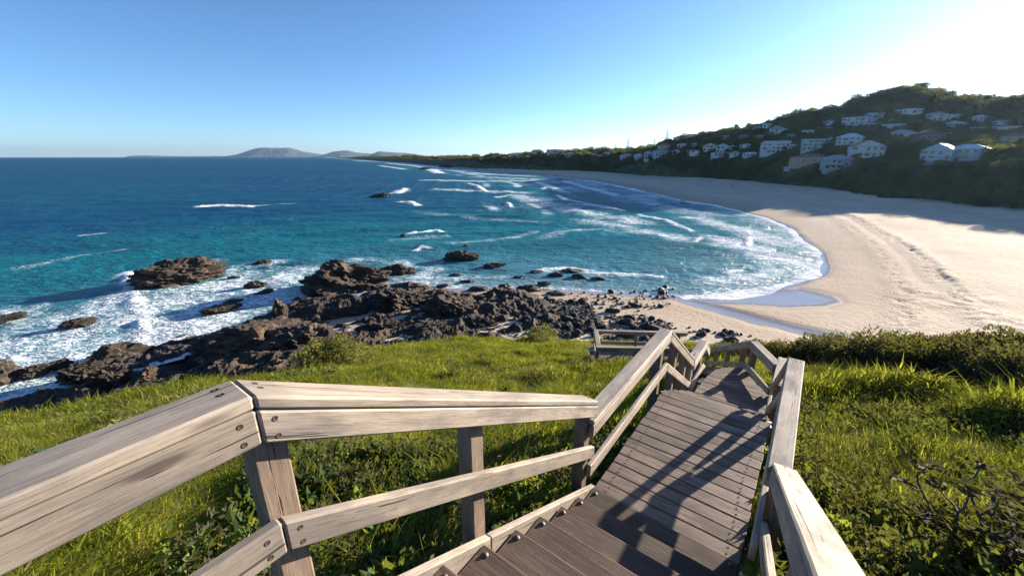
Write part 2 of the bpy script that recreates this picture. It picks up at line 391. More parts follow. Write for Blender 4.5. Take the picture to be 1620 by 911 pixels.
# breaking crests and drifting foam: (pixel path, half width m, foam strength, crest height m)
FOAM = [
    ([(203, 432), (210, 455), (213, 475), (228, 495), (222, 515), (218, 540)], 1.6, 0.88, 0.4),
    ([(190, 470), (150, 495), (60, 505), (0, 500)], 4.5, 0.64, 0.0), ([(200, 500), (120, 530), (30, 545)], 7.0, 0.62, 0.0), ([(205, 535), (140, 565), (60, 580)], 5.0, 0.66, 0.0),
    ([(260, 470), (330, 480), (300, 510), (250, 525)], 7.5, 0.66, 0.0), ([(380, 440), (420, 465), (380, 490)], 6.0, 0.62, 0.0), ([(340, 455), (440, 445), (470, 430)], 5.0, 0.66, 0.0), ([(380, 425), (440, 415)], 3.0, 0.6, 0),
    ([(316, 327), (345, 325), (372, 326), (395, 327)], 2.4, 1.2, 0.7), ([(395, 327), (430, 324), (465, 322)], 1.6, 0.7, 0.0),
    ([(30, 425), (100, 412), (190, 396)], 1.5, 0.5, 0.0), ([(130, 374), (160, 371)], 1.0, 0.7, 0.0), ([(200, 440), (280, 418), (340, 412)], 2.0, 0.55, 0.0),
    ([(742, 291), (755, 295), (766, 303)], 2.2, 1.3, 1.0), ([(640, 299), (628, 306)], 3.0, 1.3, 0.9), ([(630, 320), (648, 320), (660, 325)], 1.8, 1.1, 0.6),
    ([(650, 371), (672, 368), (690, 364), (697, 368)], 1.0, 1.3, 0.6), ([(655, 398), (668, 392), (678, 394)], 0.9, 0.9, 0.5), ([(786, 312), (800, 311)], 1.6, 1.2, 0.6), ([(803, 322), (806, 328)], 1.4, 1.0, 1.0),
    ([(880, 308), (895, 316), (935, 324), (985, 333)], 1.4, 0.9, 0.4), ([(900, 322), (940, 326), (975, 332)], 1.6, 0.8, 0.3), ([(1010, 340), (1050, 348), (1080, 360), (1092, 365)], 1.2, 1.0, 0.5),
    ([(858, 299), (872, 293)], 1.6, 0.8, 0.4), ([(1100, 382), (1108, 376)], 0.8, 0.9, 0.4), ([(1180, 388), (1187, 376)], 0.9, 1.0, 0.4), ([(1150, 432), (1170, 428)], 0.9, 0.9, 0.3),
    ([(940, 350), (1000, 362), (1060, 375)], 6.0, 0.6, 0.0), ([(860, 375), (920, 362), (960, 365)], 3.0, 0.5, 0.0), ([(720, 385), (790, 378), (850, 368)], 2.0, 0.48, 0.0), ([(620, 380), (700, 374)], 2.0, 0.5, 0.0),
    ([(660, 335), (760, 345), (860, 352)], 4.0, 0.42, 0.0), ([(820, 310), (900, 330), (1000, 350)], 8.0, 0.62, 0), ([(700, 300), (830, 305)], 9.0, 0.6, 0), ([(680, 285), (760, 287), (840, 286)], 10.0, 0.64, 0),
    ([(560, 254), (620, 257), (700, 266)], 12.0, 1.0, 0.6), ([(610, 258), (660, 263), (690, 270)], 8.0, 0.95, 0.5), ([(650, 262), (760, 275), (840, 279)], 12.0, 0.62, 0.0), ([(600, 262), (640, 268)], 6.0, 0.8, 0.4), ([(680, 268), (696, 274)], 6.0, 1.2, 0.8),
    ([(760, 280), (850, 284), (930, 292)], 14.0, 0.55, 0.0), ([(1000, 310), (1060, 330), (1130, 340)], 8.0, 0.58, 0.0), ([(1100, 345), (1180, 365), (1230, 385)], 6.0, 0.66, 0.0), ([(1140, 380), (1210, 400), (1250, 415)], 6.0, 0.7, 0.0), ([(1130, 445), (1200, 435), (1240, 430)], 3.0, 0.66, 0),
    ([(940, 432), (1000, 434), (1045, 438)], 1.2, 0.85, 0.2), ([(860, 428), (890, 424), (930, 430)], 1.2, 0.85, 0.25), ([(640, 420), (690, 425), (650, 445)], 2.0, 0.62, 0.0), ([(700, 440), (800, 438)], 2.0, 0.5, 0), ([(560, 410), (640, 415)], 2.5, 0.5, 0),
]
def build_sea():
    X, Y = polar(-78, 70, 640, 27, 17500, 500)
    r = np.hypot(X, Y)
    d = signed(X, Y, SHORE, LANDCLOSE)
    off = np.maximum(-d, 0)
    near = sstep(900, 150, r)
    # swell running in towards the beach, refracted: phase follows the distance from the shore
    ph = off * 2 * math.pi / 17.0 + 2.2 * fbm(P3(X, Y, 0.012), 3, 31)
    amp = (0.10 + 0.26 * sstep(10, 60, off)) * (0.4 + 0.6 * sstep(-0.3, 0.4, fbm(P3(X, Y, 0.02), 2, 33)))
    z = near * amp * (np.exp(1.4 * (np.cos(ph) - 1)) * 1.4 - 0.4)
    q = np.stack([X * 0.10, Y * 0.16, np.zeros_like(X)], 1)
    z += near * 0.22 * fbm(q, 4, 35) * sstep(0, 20, off)
    z += near * sstep(350, 60, r) * 0.12 * fbm(P3(X, Y, 0.45), 3, 37) * sstep(0, 8, off)
    foam = np.zeros_like(X)
    wob = 1 + 0.55 * fbm(P3(X, Y, 0.3), 3, 41)
    for pts, w, s, h in FOAM:
        w_ = w * 1.0; pl = path_px(pts)
        dist = seg_dist(X, Y, pl) / wob
        foam = np.maximum(foam, s * np.exp(-(dist / (w_ * 1.35)) ** 2))
        if h > 0: z += h * np.exp(-(dist / (w_ * 0.8)) ** 2) * np.clip(0.6 + 0.9 * fbm(P3(X, Y, 0.35), 3, 43), 0, 1.4)
    # wash on the sand and round the rock shelf
    sand_side = sstep(20, 45, X + 0 * Y) * (Y < 1200)
    edge = np.exp(-(off / 0.8) ** 2) * 0.75 + 0.5 * np.exp(-(off / 16) ** 2)
    foam = np.maximum(foam, edge * (0.55 + 0.45 * sand_side) * np.where(X > -60, 1.0, 0.95))
    foam = np.maximum(foam, 0.58 * sstep(75, 15, off) * sstep(-0.25, 0.35, fbm(P3(X, Y, 0.035), 3, 45)) * sstep(30, 70, X + 0.02 * Y) * (Y < 1500))
    foam = np.maximum(foam, 0.58 * sstep(16, 4, off) * (X < -8))
    foam = np.maximum(foam, np.clip(0.55 * sstep(160, 30, off) * sstep(0.05, 0.45, np.cos(off / 21.0 + 3 * fbm(P3(X, Y, 0.006), 2, 47))), 0, 1) * sstep(220, 420, Y) * (X > -1500))
    bnd = np.cos(off * 2 * math.pi / 24.0 + 2.6 * fbm(P3(X, Y, 0.010), 2, 49)); brk = sstep(-0.05, 0.5, fbm(P3(X, Y, 0.022), 3, 50))
    bay = sstep(150, 40, off) * sstep(80, 150, Y) * sstep(-120, -20, X + 0.12 * Y) * (Y < 1300)
    foam = np.maximum(foam, bay * (0.66 * sstep(0.55, 0.95, bnd) * (0.35 + 0.65 * brk) + 0.56 * brk))
    lift = sstep(-3.5, 0.2, d)                                                    # thin wash running up the sand
    z = z * (1 - 0.85 * sstep(9, 0, off)) + 0.02
    shal = np.exp(-off / 55.0)
    keep = d < 7.0
    V = np.stack([X, Y, z], 1); F = grid_faces(640, 500, keep)
    V, F, foam, shal = compact(V, F, foam, shal)
    m, nt, b = mat('sea_water'); g = G(nt); p = pos(g)
    fo = g.attr('foam'); sh = g.attr('shallow')
    big = g.noise(g.mapping(p, (0.006, 0.012, 0.01)), 1.0, 4, 0.55); mid = g.noise(g.mapping(p, (0.035, 0.06, 0.05)), 1.0, 4, 0.6)
    shn = g.math('ADD', sh, g.math('MULTIPLY', g.math('SUBTRACT', mid, 0.5), 0.35))
    deep = g.mix(g.mr(big, 0.35, 0.65), (0.001, 0.056, 0.136), (0.0013, 0.08, 0.142))
    col = g.mix(g.mr(shn, 0.02, 0.36), deep, (0.006, 0.142, 0.182))
    col = g.mix(g.mr(shn, 0.36, 0.95), col, (0.07, 0.215, 0.27))
    stk = g.noise(g.mapping(p, (0.012, 0.07, 1), (0, 0, 0.12)), 1.0, 6, 0.65)
    col = g.mix(g.math('MULTIPLY', g.mr(stk, 0.42, 0.7), 0.45), col, (0.001, 0.032, 0.075))
    col = g.mix(g.mr(shn, 0.82, 1.0), col, (0.16, 0.27, 0.30))
    # lacy foam
    wv = g.n('TexNoise', Vector=p, Scale=0.5, Detail=3.0)
    pw = g.vadd(p, g.vadd(wv.outputs['Color'], (2.6, 2.6, 0.0), 'MULTIPLY'))
    v1 = g.n('TexVoronoi', _feature='DISTANCE_TO_EDGE', Vector=g.mapping(pw, (1, 1, 0.1)), Scale=0.55).outputs['Distance']
    v2 = g.n('TexVoronoi', _feature='DISTANCE_TO_EDGE', Vector=g.mapping(pw, (1, 1, 0.1)), Scale=1.7).outputs['Distance']
    lace = g.math('MAXIMUM', g.mr(v1, 0.16, 0.0), g.math('MULTIPLY', g.mr(v2, 0.2, 0.0), 0.8))
    n1 = g.noise(p, 0.16, 5, 0.65); n2 = g.noise(p, 0.9, 6, 0.7)
    f0 = g.math('ADD', g.math('MULTIPLY', g.math('SUBTRACT', n1, 0.5), 0.9), g.math('MULTIPLY', g.math('SUBTRACT', n2, 0.5), 0.8))
    f1 = g.math('ADD', g.math('ADD', fo, f0), g.math('MULTIPLY', g.math('SUBTRACT', lace, 0.45), 0.42))
    ff = g.mr(f1, 0.52, 0.92)
    haze_f = g.math('MULTIPLY', g.mr(g.math('ADD', fo, f0), 0.18, 0.75), 0.5)     # air still mixed into the water under old foam
    col = g.mix(haze_f, col, (0.35, 0.55, 0.58))
    col = g.mix(ff, col, (0.80, 0.82, 0.84))
    g.set(b.inputs['Base Color'], col)
    g.set(b.inputs['Roughness'], g.math('ADD', 0.22, g.math('MULTIPLY', ff, 0.5)))
    b.inputs['Specular IOR Level'].default_value = 0.0
    r1 = g.noise(g.mapping(p, (0.35, 0.8, 1), (0, 0, -0.35)), 1.0, 5, 0.62); r2 = g.noise(g.mapping(p, (1.6, 2.8, 1), (0, 0, 0.2)), 1.0, 4, 0.6); r3 = g.noise(g.mapping(p, (0.03, 0.075, 1), (0, 0, -0.2)), 1.0, 4, 0.6)
    b3 = g.bump(r3, 0.55, 5.0); b1 = g.bump(r1, 0.8, 1.0, b3); b2 = g.bump(r2, 0.6, 0.22, b1); b4 = g.bump(f1, 0.5, 0.2, b2)
    g.set(b.inputs['Normal'], b4)
    fr = g.n('Fresnel', IOR=1.33, Normal=b4).outputs[0]; gl = g.n('BsdfGlossy', Color=(1, 1, 1, 1), Roughness=0.2, Normal=b4)
    fac = g.math('MULTIPLY', g.math('MINIMUM', fr, 0.12), g.math('SUBTRACT', 1.0, ff, True))
    ms = g.n('MixShader', i0=fac, i1=b.outputs[0], i2=gl.outputs[0]); nt.links.new(ms.outputs[0], nt.nodes['Material Output'].inputs['Surface'])
    me = mesh_np('sea', V, F, m); add_attr(me, 'foam', foam); add_attr(me, 'shallow', shal)
    tag(obj('sea', me), kind='structure')
build_sea()

# ------------------------------------------------------------------ structure: beach, headland, rock shelf, hillside
def build_beach():
    m, nt, b = mat('beach_sand'); g = G(nt); p = pos(g)
    wet = g.attr('wet'); trod = g.attr('trod')
    n1 = g.noise(p, 0.08, 4); n2 = g.noise(p, 1.2, 6, 0.7); n3 = g.noise(p, 9.0, 4, 0.7)
    dry = g.mix(g.mr(n1, 0.35, 0.65), (0.53, 0.425, 0.315), (0.61, 0.50, 0.375))
    dry = g.mix(g.math('MULTIPLY', g.mr(n2, 0.5, 0.8), 0.4), dry, (0.40, 0.315, 0.235))
    damp = g.attr('damp')
    col = g.mix(g.math('MULTIPLY', damp, 0.65), dry, (0.32, 0.235, 0.165))
    col = g.mix(g.mr(wet, 0.0, 0.55, 0.0, 0.8), col, (0.19, 0.145, 0.115))
    prints = g.mr(g.n('TexVoronoi', Vector=g.mapping(p, (1, 1, 0.2)), Scale=1.5).outputs['Distance'], 0.1, 0.33)
    weed = g.math('MULTIPLY', g.math('MULTIPLY', trod, g.mr(g.noise(p, 1.1, 6, 0.75), 0.53, 0.60)), 0.7)
    col = g.mix(weed, col, (0.10, 0.078, 0.058))                                   # shade in the footprints and rough sand, painted as dark patches
    g.set(b.inputs['Base Color'], col)
    g.set(b.inputs['Roughness'], g.mr(g.math('ADD', wet, g.math('MULTIPLY', g.math('SUBTRACT', n2, 0.5), 0.3)), 0.35, 0.95, 0.92, 0.1))
    g.set(b.inputs['Specular IOR Level'], g.math('ADD', 0.15, g.math('MULTIPLY', wet, 0.55)))
    dryk = g.math('SUBTRACT', 1.0, wet, True)
    hgt = g.math('ADD', g.math('MULTIPLY', g.math('MULTIPLY', prints, g.math('ADD', 0.12, g.math('MULTIPLY', trod, 1.2))), dryk), g.math('MULTIPLY', g.math('ADD', g.math('MULTIPLY', n2, 0.55), g.math('MULTIPLY', n3, 0.1)), dryk))
    g.set(b.inputs['Normal'], g.bump(hgt, 0.85, 0.28))
    M['sand'] = m
    Vs, Fs, As = [], [], []
    base = 0
    for (a0, a1, na, r0, r1, nr) in ((-28, 84, 800, 30, 425, 330), (-40, 60, 360, 415, 16000, 160)):
        X, Y = polar(a0, a1, na, r0, r1, nr)
        d, v, bz, e, h = land(X, Y); z, wet_ = beach_z(X, Y, d, v, bz)
        hl = hill_z(X, Y)
        z = np.where(v > 3, np.minimum(z, hl - 0.6), z)
        trod_ = np.zeros_like(X)
        for t in TRACKS: trod_ = np.maximum(trod_, np.exp(-(seg_dist(X, Y, t) / 2.2) ** 2))
        trod_ = np.maximum(trod_, np.exp(-((seg_dist(X, Y, BERM)) / 2.0) ** 2))
        trod_ = np.maximum(trod_, 0.35 * sstep(18, 45, d) * sstep(420, 250, np.hypot(X, Y)))
        damp_ = sstep(24, 5, d + 4 * fbm(P3(X, Y, 0.05), 2, 15)) * 0.8
        if r0 > 400: z += 0.04
        keep = (d > -16) & (v < 14)
        V, F, wet_, trod_, damp_ = compact(np.stack([X, Y, z], 1), grid_faces(na, nr, keep), wet_, trod_, damp_)
        Vs.append(V); Fs.append(F + base); As.append((wet_, trod_, damp_)); base += len(V)
    me = mesh_np('beach', np.concatenate(Vs), np.concatenate(Fs), m)
    for i, nme in enumerate(('wet', 'trod', 'damp')): add_attr(me, nme, np.concatenate([a[i] for a in As]))
    tag(obj('beach', me), kind='structure')
build_beach()

def _on_plane(px, py):
    dd = ray(px, py); Y = 1.95 / (-dd[2] / dd[1] - 0.40); return (dd[0] / dd[1] * Y, Y)
BANK = [_on_plane(*p) for p in [(1262, 640), (1330, 640), (1400, 644), (1470, 655), (1540, 672), (1600, 700)]]
def head_noise(X, Y):
    return 0.42 * np.exp(-(seg_dist(X, Y, BANK) / 0.45) ** 2) + 0.11 * fbm(P3(X, Y, 1.5), 2, 54) + 0.25 * fbm(P3(X, Y, 0.6), 3, 51) + 0.18 * fbm(P3(X, Y, 0.17), 2, 52) + 0.45 * sstep(5, 18, Y) * fbm(P3(X, Y, 0.06), 2, 53)
def head_z(X, Y):
    d, v, bz, e, h = land(X, Y)
    near_stair = sstep(3.0, 0.8, np.abs(-X * 0 + (X * 0.7986 - Y * 0.6018) + 0.55)) * (Y < 7.5)
    n = head_noise(X, Y)
    h = h + n * (1 - 0.7 * near_stair)
    cliff = sstep(0.3, 3, e)
    h = h + cliff * (1.3 * ridged(P3(X, Y, 0.16), 4, 55) - 0.4)
    return np.maximum(h, bz - 1.5), e, bz
def build_headland():
    X, Y = polar(-125, 115, 460, 0.4, 75, 250)
    z, e, bz = head_z(X, Y)
    keep = z > bz - 1.0
    V, F, e_ = compact(np.stack([X, Y, z], 1), grid_faces(460, 250, keep), e)
    m, nt, b = mat('headland_soil'); g = G(nt); p = pos(g); ed = g.attr('edge')
    n1 = g.noise(p, 1.1, 5, 0.65); n2 = g.noise(p, 9.0, 6, 0.7)
    gr = g.mix(g.mr(n1, 0.35, 0.65), (0.03, 0.042, 0.012), (0.06, 0.075, 0.02)); gr = g.mix(g.math('MULTIPLY', g.mr(n2, 0.45, 0.7), 0.6), gr, (0.05, 0.038, 0.022))
    rk = g.mix(g.mr(n2, 0.35, 0.65), (0.04, 0.033, 0.028), (0.10, 0.078, 0.06))
    col = g.mix(g.mr(g.math('ADD', ed, g.math('MULTIPLY', g.math('SUBTRACT', n1, 0.5), 2.0)), 0.6, 1.8), gr, rk)
    g.set(b.inputs['Base Color'], col); b.inputs['Roughness'].default_value = 0.95
    g.set(b.inputs['Normal'], g.bump(n2, 0.8, 0.08))
    me = mesh_np('headland', V, F, m); add_attr(me, 'edge', e_)
    tag(obj('headland', me), kind='structure')
build_headland()

def build_shelf():
    X, Y = polar(-80, 16, 480, 27, 95, 250)
    d, v, bz, e, h = land(X, Y)
    s = np.where(inside(X, Y, ROCKY), 1, -1) * seg_dist(X, Y, ROCKY + ROCKY[:1])
    s = s + 3.5 * fbm(P3(X, Y, 0.12), 3, 61)
    mk = sstep(-3.0, 5.0, s)
    ca, sa = math.cos(0.5), math.sin(0.5)
    U, W = X * ca + Y * sa, -X * sa + Y * ca                                      # tilted beds run along one direction
    rd = ridged(np.stack([U * 0.09, W * 0.22, 0 * X], 1), 5, 62)
    fine = ridged(P3(X, Y, 0.55), 4, 63)
    z = -1.3 + mk * (1.75 + 1.4 * rd + 0.55 * fine - 0.95 * sstep(-25, -40, X)) + 0.5 * sstep(4, 20, s) * (0.6 + rd)
    keep = (mk > 0.02)
    V, F = compact(np.stack([X, Y, z], 1), grid_faces(480, 250, keep))
    me = mesh_np('rock_shelf', V, F, M['rock'], smooth=False)
    tag(obj('rock_shelf', me), kind='structure')
build_shelf()

def build_hillside():
    X, Y = polar(-34, 88, 380, 60, 17500, 300)
    v = signed(X, Y, VEG, VEGCLOSE); d = signed(X, Y, SHORE, LANDCLOSE)
    z = hill_z(X, Y) + 0.9 * fbm(P3(X, Y, 0.05), 3, 71)
    z = z * sstep(-6, 8, v) + (1 - sstep(-6, 8, v)) * 0.5
    keep = (v > -3) & ~((np.hypot(X, Y) < 75))
    V, F, v_ = compact(np.stack([X, Y, z], 1), grid_faces(380, 300, keep), v)
    m, nt, b = mat('hillside_ground'); g = G(nt); p = pos(g)
    n1 = g.noise(p, 0.12, 5, 0.6); n2 = g.noise(p, 1.3, 5, 0.7)
    col = g.mix(g.mr(n1, 0.4, 0.62), (0.03, 0.045, 0.018), (0.085, 0.095, 0.035)); col = g.mix(g.math('MULTIPLY', g.mr(n2, 0.5, 0.7), 0.5), col, (0.03, 0.03, 0.015))
    g.set(b.inputs['Base Color'], col); b.inputs['Roughness'].default_value = 1.0; g.set(b.inputs['Normal'], g.bump(n2, 0.8, 0.8))
    me = mesh_np('hillside', V, F, m); tag(obj('hillside', me), kind='structure')
build_hillside()

def build_mountains():
    m, nt, b = mat('distant_forest'); g = G(nt); p = pos(g)
    g.set(b.inputs['Base Color'], g.mix(g.noise(p, 0.0015, 6, 0.65), (0.03, 0.05, 0.035), (0.06, 0.085, 0.05))); b.inputs['Roughness'].default_value = 1.0
    for prof, Y, th in (
        ([(335, 249), (362, 246.5), (380, 243), (392, 238.5), (405, 235), (420, 233.6), (440, 234), (455, 234.2), (466, 237), (480, 240), (500, 243), (520, 246), (545, 249)], 25000, 2600),
        ([(500, 249), (512, 244.5), (525, 240.5), (538, 238.6), (552, 239), (565, 241.5), (580, 242.6), (600, 244), (625, 249)], 22500, 2000),
        ([(575, 249), (588, 243.5), (600, 239.8), (615, 240.6), (632, 241.4), (650, 243), (668, 245.6), (690, 249)], 20000, 1500),
        ([(196, 249), (205, 246.4), (228, 245.6), (262, 246.7), (300, 247), (345, 246.8), (385, 249)], 24000, 950)):
        xs = np.linspace(prof[0][0], prof[-1][0], 150); ys = np.interp(xs, [q[0] for q in prof], [q[1] for q in prof])
        t = np.linspace(-1.6, 1.6, 34)
        V = []
        for x, y in zip(xs, ys):
            c = at_Y(x, y, Y); k = c[0] / Y
            for tt in t:
                yy = Y + tt * th; V.append((k * yy, yy, c[2]))
        V = np.array(V); tt = np.tile(t, len(xs))
        hgt = V[:, 2] * np.exp(-tt ** 2 * 1.3) + 0.16 * V[:, 2] * ridged(np.stack([V[:, 0] / 900, V[:, 1] / 900, 0 * tt], 1), 4, 81) * (np.abs(tt) > 0.12)
        V[:, 2] = hgt - 45 * np.abs(tt) - 7
        tag(obj('mountain', mesh_np('mountain', V, grid_faces(len(xs), len(t)), m)), kind='structure')
build_mountains()

# ------------------------------------------------------------------ the timber staircase
HD = math.radians(37.0)
FH = Vector((math.sin(HD), math.cos(HD), 0)); RT = Vector((math.cos(HD), -math.sin(HD), 0))
def W(s, t, z): return FH * s + RT * t + Vector((0, 0, z + CZ))
STAIR = empty('timber_staircase', (0, 0, CZ - 1.95))
tag(STAIR, 'weathered grey timber stairway with railings and landings descending the grassy headland', 'staircase')
bpy.context.view_layer.update()

def screw(parent, p, nrm, r=0.0075):
    """a countersunk screw: a dark head sitting in a ring, a sub-part of the rail or board it holds"""
    n = Vector(nrm).normalized(); a = n.orthogonal().normalized(); c = n.cross(a)
    bm = bmesh.new(); rings = []
    for rr, h in ((r * 1.25, 0.0006), (r * 0.95, 0.0014), (r * 0.75, 0.0005), (r * 0.2, 0.0002)):
        rings.append([bm.verts.new(p + n * h + (a * math.cos(q) + c * math.sin(q)) * rr) for q in [i * math.pi / 4 for i in range(8)]])
    for A, B in zip(rings[:-1], rings[1:]):
        for i in range(8): bm.faces.new((A[i], A[(i + 1) % 8], B[(i + 1) % 8], B[i]))
    bm.faces.new(rings[-1])
    me = bpy.data.meshes.new('screw'); bm.to_mesh(me); bm.free(); me.materials.append(M['screw'])
    o = bpy.data.objects.new('screw', me); COL.objects.link(o); o.parent = parent; o.matrix_parent_inverse = parent.matrix_world.inverted()
def rail_piece(name, P, Q, side, a, b_, zlo, zhi, m='rail', bev=0.008, ext=(0, 0)):
    d = Vector((Q.x - P.x, Q.y - P.y, 0)).normalized(); lat = Vector((-d.y, d.x, 0)) * side
    sl = (Q.z - P.z) / max((Vector((Q.x, Q.y)) - Vector((P.x, P.y))).length, 1e-6)
    P = P - (d + Vector((0, 0, sl))) * ext[0]; Q = Q + (d + Vector((0, 0, sl))) * ext[1]
    u = Vector((0, 0, 1))
    c = [P + lat * a + u * zlo, P + lat * b_ + u * zlo, P + lat * b_ + u * zhi, P + lat * a + u * zhi]
    c += [Q + lat * a + u * zlo, Q + lat * b_ + u * zlo, Q + lat * b_ + u * zhi, Q + lat * a + u * zhi]
    o = prism(name, c, M[m], STAIR, bev)
    return o, P, Q, d, lat
def railset(P, Q, side, posts=(), ground=-0.9, cap=True, mid=True, fas=True, mext=(0, 0), screws=True, mo=0.0, capw=0.15, fh=0.163):
    """cap board, face board under its inner edge, mid rail, and the posts behind them"""
    bpy.context.view_layer.update()
    o, P0, Q0, d, lat = rail_piece('cap_rail', P, Q, side, 0.0, capw, -0.045, 0.0)
    L = (Q - P).length; k = (Q.z - P.z)
    if screws:
        nrm = (Q - P).normalized().cross(lat).normalized(); nrm = nrm if nrm.z > 0 else -nrm
        for f in (0.05 / L, 1 - 0.05 / L):
            for w in (0.075, 0.115): screw(o, P.lerp(Q, f) + lat * w + nrm * 0.0005, nrm)
    if fas:
        o, *_ = rail_piece('face_rail', P, Q, side, 0.001, 0.045, -fh, -0.0475)
        if screws:
            for f in (0.045 / L, 1 - 0.045 / L):
                for w in (-0.075, -0.135): screw(o, P.lerp(Q, f) + lat * 0.0008 + Vector((0, 0, w)), -lat)
    if mid:
        o, *_ = rail_piece('mid_rail', P, Q, side, 0.001, 0.045, -0.585 + mo, -0.462 + mo, ext=mext)
        if screws:
            for f in (0.05 / L, 1 - 0.05 / L):
                for w in (-0.495, -0.555): screw(o, P.lerp(Q, f) + lat * 0.0008 + Vector((0, 0, w + mo)), -lat, 0.008)
    for f in posts:
        c = P.lerp(Q, f); w = 0.05
        top = -0.047 - abs(k / L) * 0.055
        a0 = c + lat * 0.0465 - d * w; a1 = c + lat * 0.0465 + d * w; a2 = c + lat * 0.1465 + d * w; a3 = c + lat * 0.1465 - d * w
        gz = min(ground_at(c.x, c.y) - 0.45, c.z - 1.1)
        cs = [Vector((q.x, q.y, gz)) for q in (a0, a1, a2, a3)] + [Vector((q.x, q.y, c.z + top)) for q in (a0, a1, a2, a3)]
        prism('post', cs, M['post'], STAIR, 0.006)
def board(s0, s1, t0, t1, z, th=0.035, m='deck', name='deck_board', bev=0.004):
    j = lambda a: random.uniform(-a, a)
    e0, e1 = t0 + j(0.008), t1 + j(0.008); dz = j(0.0022); k = j(0.0015)
    c = [W(s0, e0, z - th + dz), W(s1, e0, z - th + dz), W(s1, e0, z + dz), W(s0, e0, z + dz), W(s0 + k, e1, z - th + dz), W(s1 + k, e1, z - th + dz), W(s1 + k, e1, z + dz + j(0.001)), W(s0 + k, e1, z + dz)]
    return prism(name, c, M[m], STAIR, bev)
_dome = None
def bolt(parent, p):
    global _dome
    if _dome is None:
        bm = bmesh.new(); prev = None
        for r, h in ((0.019, 0.0), (0.019, 0.003), (0.0135, 0.0035), (0.012, 0.008), (0.007, 0.0115)):
            ring = [bm.verts.new((r * math.cos(q), r * math.sin(q), h)) for q in [i * math.pi / 5 for i in range(10)]]
            if prev:
                for i in range(10): bm.faces.new((prev[i], prev[(i + 1) % 10], ring[(i + 1) % 10], ring[i]))
            prev = ring
        bm.faces.new(prev)
        _dome = bpy.data.meshes.new('bolt'); bm.to_mesh(_dome); bm.free(); _dome.materials.append(M['bolt'])
        _dome.polygons.foreach_set('use_smooth', [True] * len(_dome.polygons))
    o = bpy.data.objects.new('bolt', _dome); COL.objects.link(o); o.matrix_world = Matrix.Translation(p)
    o.parent = parent; o.matrix_parent_inverse = parent.matrix_world.inverted()

TL, TR = -1.125, 0.045
# upper landing and first flight
for i in range(8): board(0.07 - 0.147 * (i + 1) + 0.006, 0.07 - 0.147 * i, TL, TR, -1.42)
for i in range(-1, 8):
    s1 = 2.40 - 0.291 * i; z = -2.665 + 0.155 * i + (0.012 if i < 0 else 0)
    o = board(s1 - 0.318, s1, TL, TR, z, 0.042, m='tread', name='tread', bev=0.009); bpy.context.view_layer.update()
    for tt in (TL + 0.05, TR - 0.05): bolt(o, W(s1 - 0.05, tt, z + 0.002))
def stringer(s0, z0, s1, z1, t0, t1, h=0.27):
    c = [W(s0, t0, z0 - h), W(s0, t1, z0 - h), W(s0, t1, z0), W(s0, t0, z0), W(s1, t0, z1 - h), W(s1, t1, z1 - h), W(s1, t1, z1), W(s1, t0, z1)]
    return prism('stringer', c, M['rail'], STAIR, 0.006)
zs = lambda s: -2.665 + (2.40 - s) * 0.5326 + 0.012
stringer(-0.15, zs(-0.15), 1.30, zs(1.30), TL - 0.05, TL - 0.004); stringer(1.303, zs(1.303), 2.76, zs(2.76), TL - 0.05, TL - 0.004)
stringer(-0.15, zs(-0.15), 2.58, zs(2.58), TR + 0.006, TR + 0.052)
# first deck
n1 = 14
for i in range(n1):
    s0 = 2.716 + i * 0.1455; o = board(s0, s0 + 0.136, TL + 0.0, TR, -2.842); bpy.context.view_layer.update()
    for tt in (TL + 0.1, TR - 0.1):
        for q in (0.035, 0.10): screw(o, W(s0 + q, tt + random.uniform(-.01, .01), -2.8395), (0, 0, 1), 0.007)
for t in (TL + 0.1, -0.54, TR - 0.1): prism('joist', [W(2.73, t - .03, -3.05), W(2.73, t + .03, -3.05), W(2.73, t + .03, -2.882), W(2.73, t - .03, -2.882), W(4.72, t - .03, -3.05), W(4.72, t + .03, -3.05), W(4.72, t + .03, -2.882), W(4.72, t - .03, -2.882)], M['post'], STAIR, 0.004)
S1 = 2.716 + n1 * 0.1455
# second flight
for i in range(1, 7):
    s1 = S1 + 0.29 * i; board(s1 - 0.30, s1, TL + 0.005, TR - 0.03, -2.835 - 0.153 * i, 0.042, name='tread')
for t0 in (TL - 0.045, TR - 0.022):
    stringer(S1 - 0.02, -2.88, S1 + 1.95, -2.88 - 1.03, t0, t0 + 0.045, 0.24)
# second deck
S2 = S1 + 0.29 * 6
for i in range(8):
    s0 = S2 + 0.005 - 0.145 + i * 0.145; board(s0, s0 + 0.138, TL + 0.01 + 0.01 * i, -0.03 - 0.002 * i, -3.908)
S2e = S2 + 0.005 + 0.145 * 7
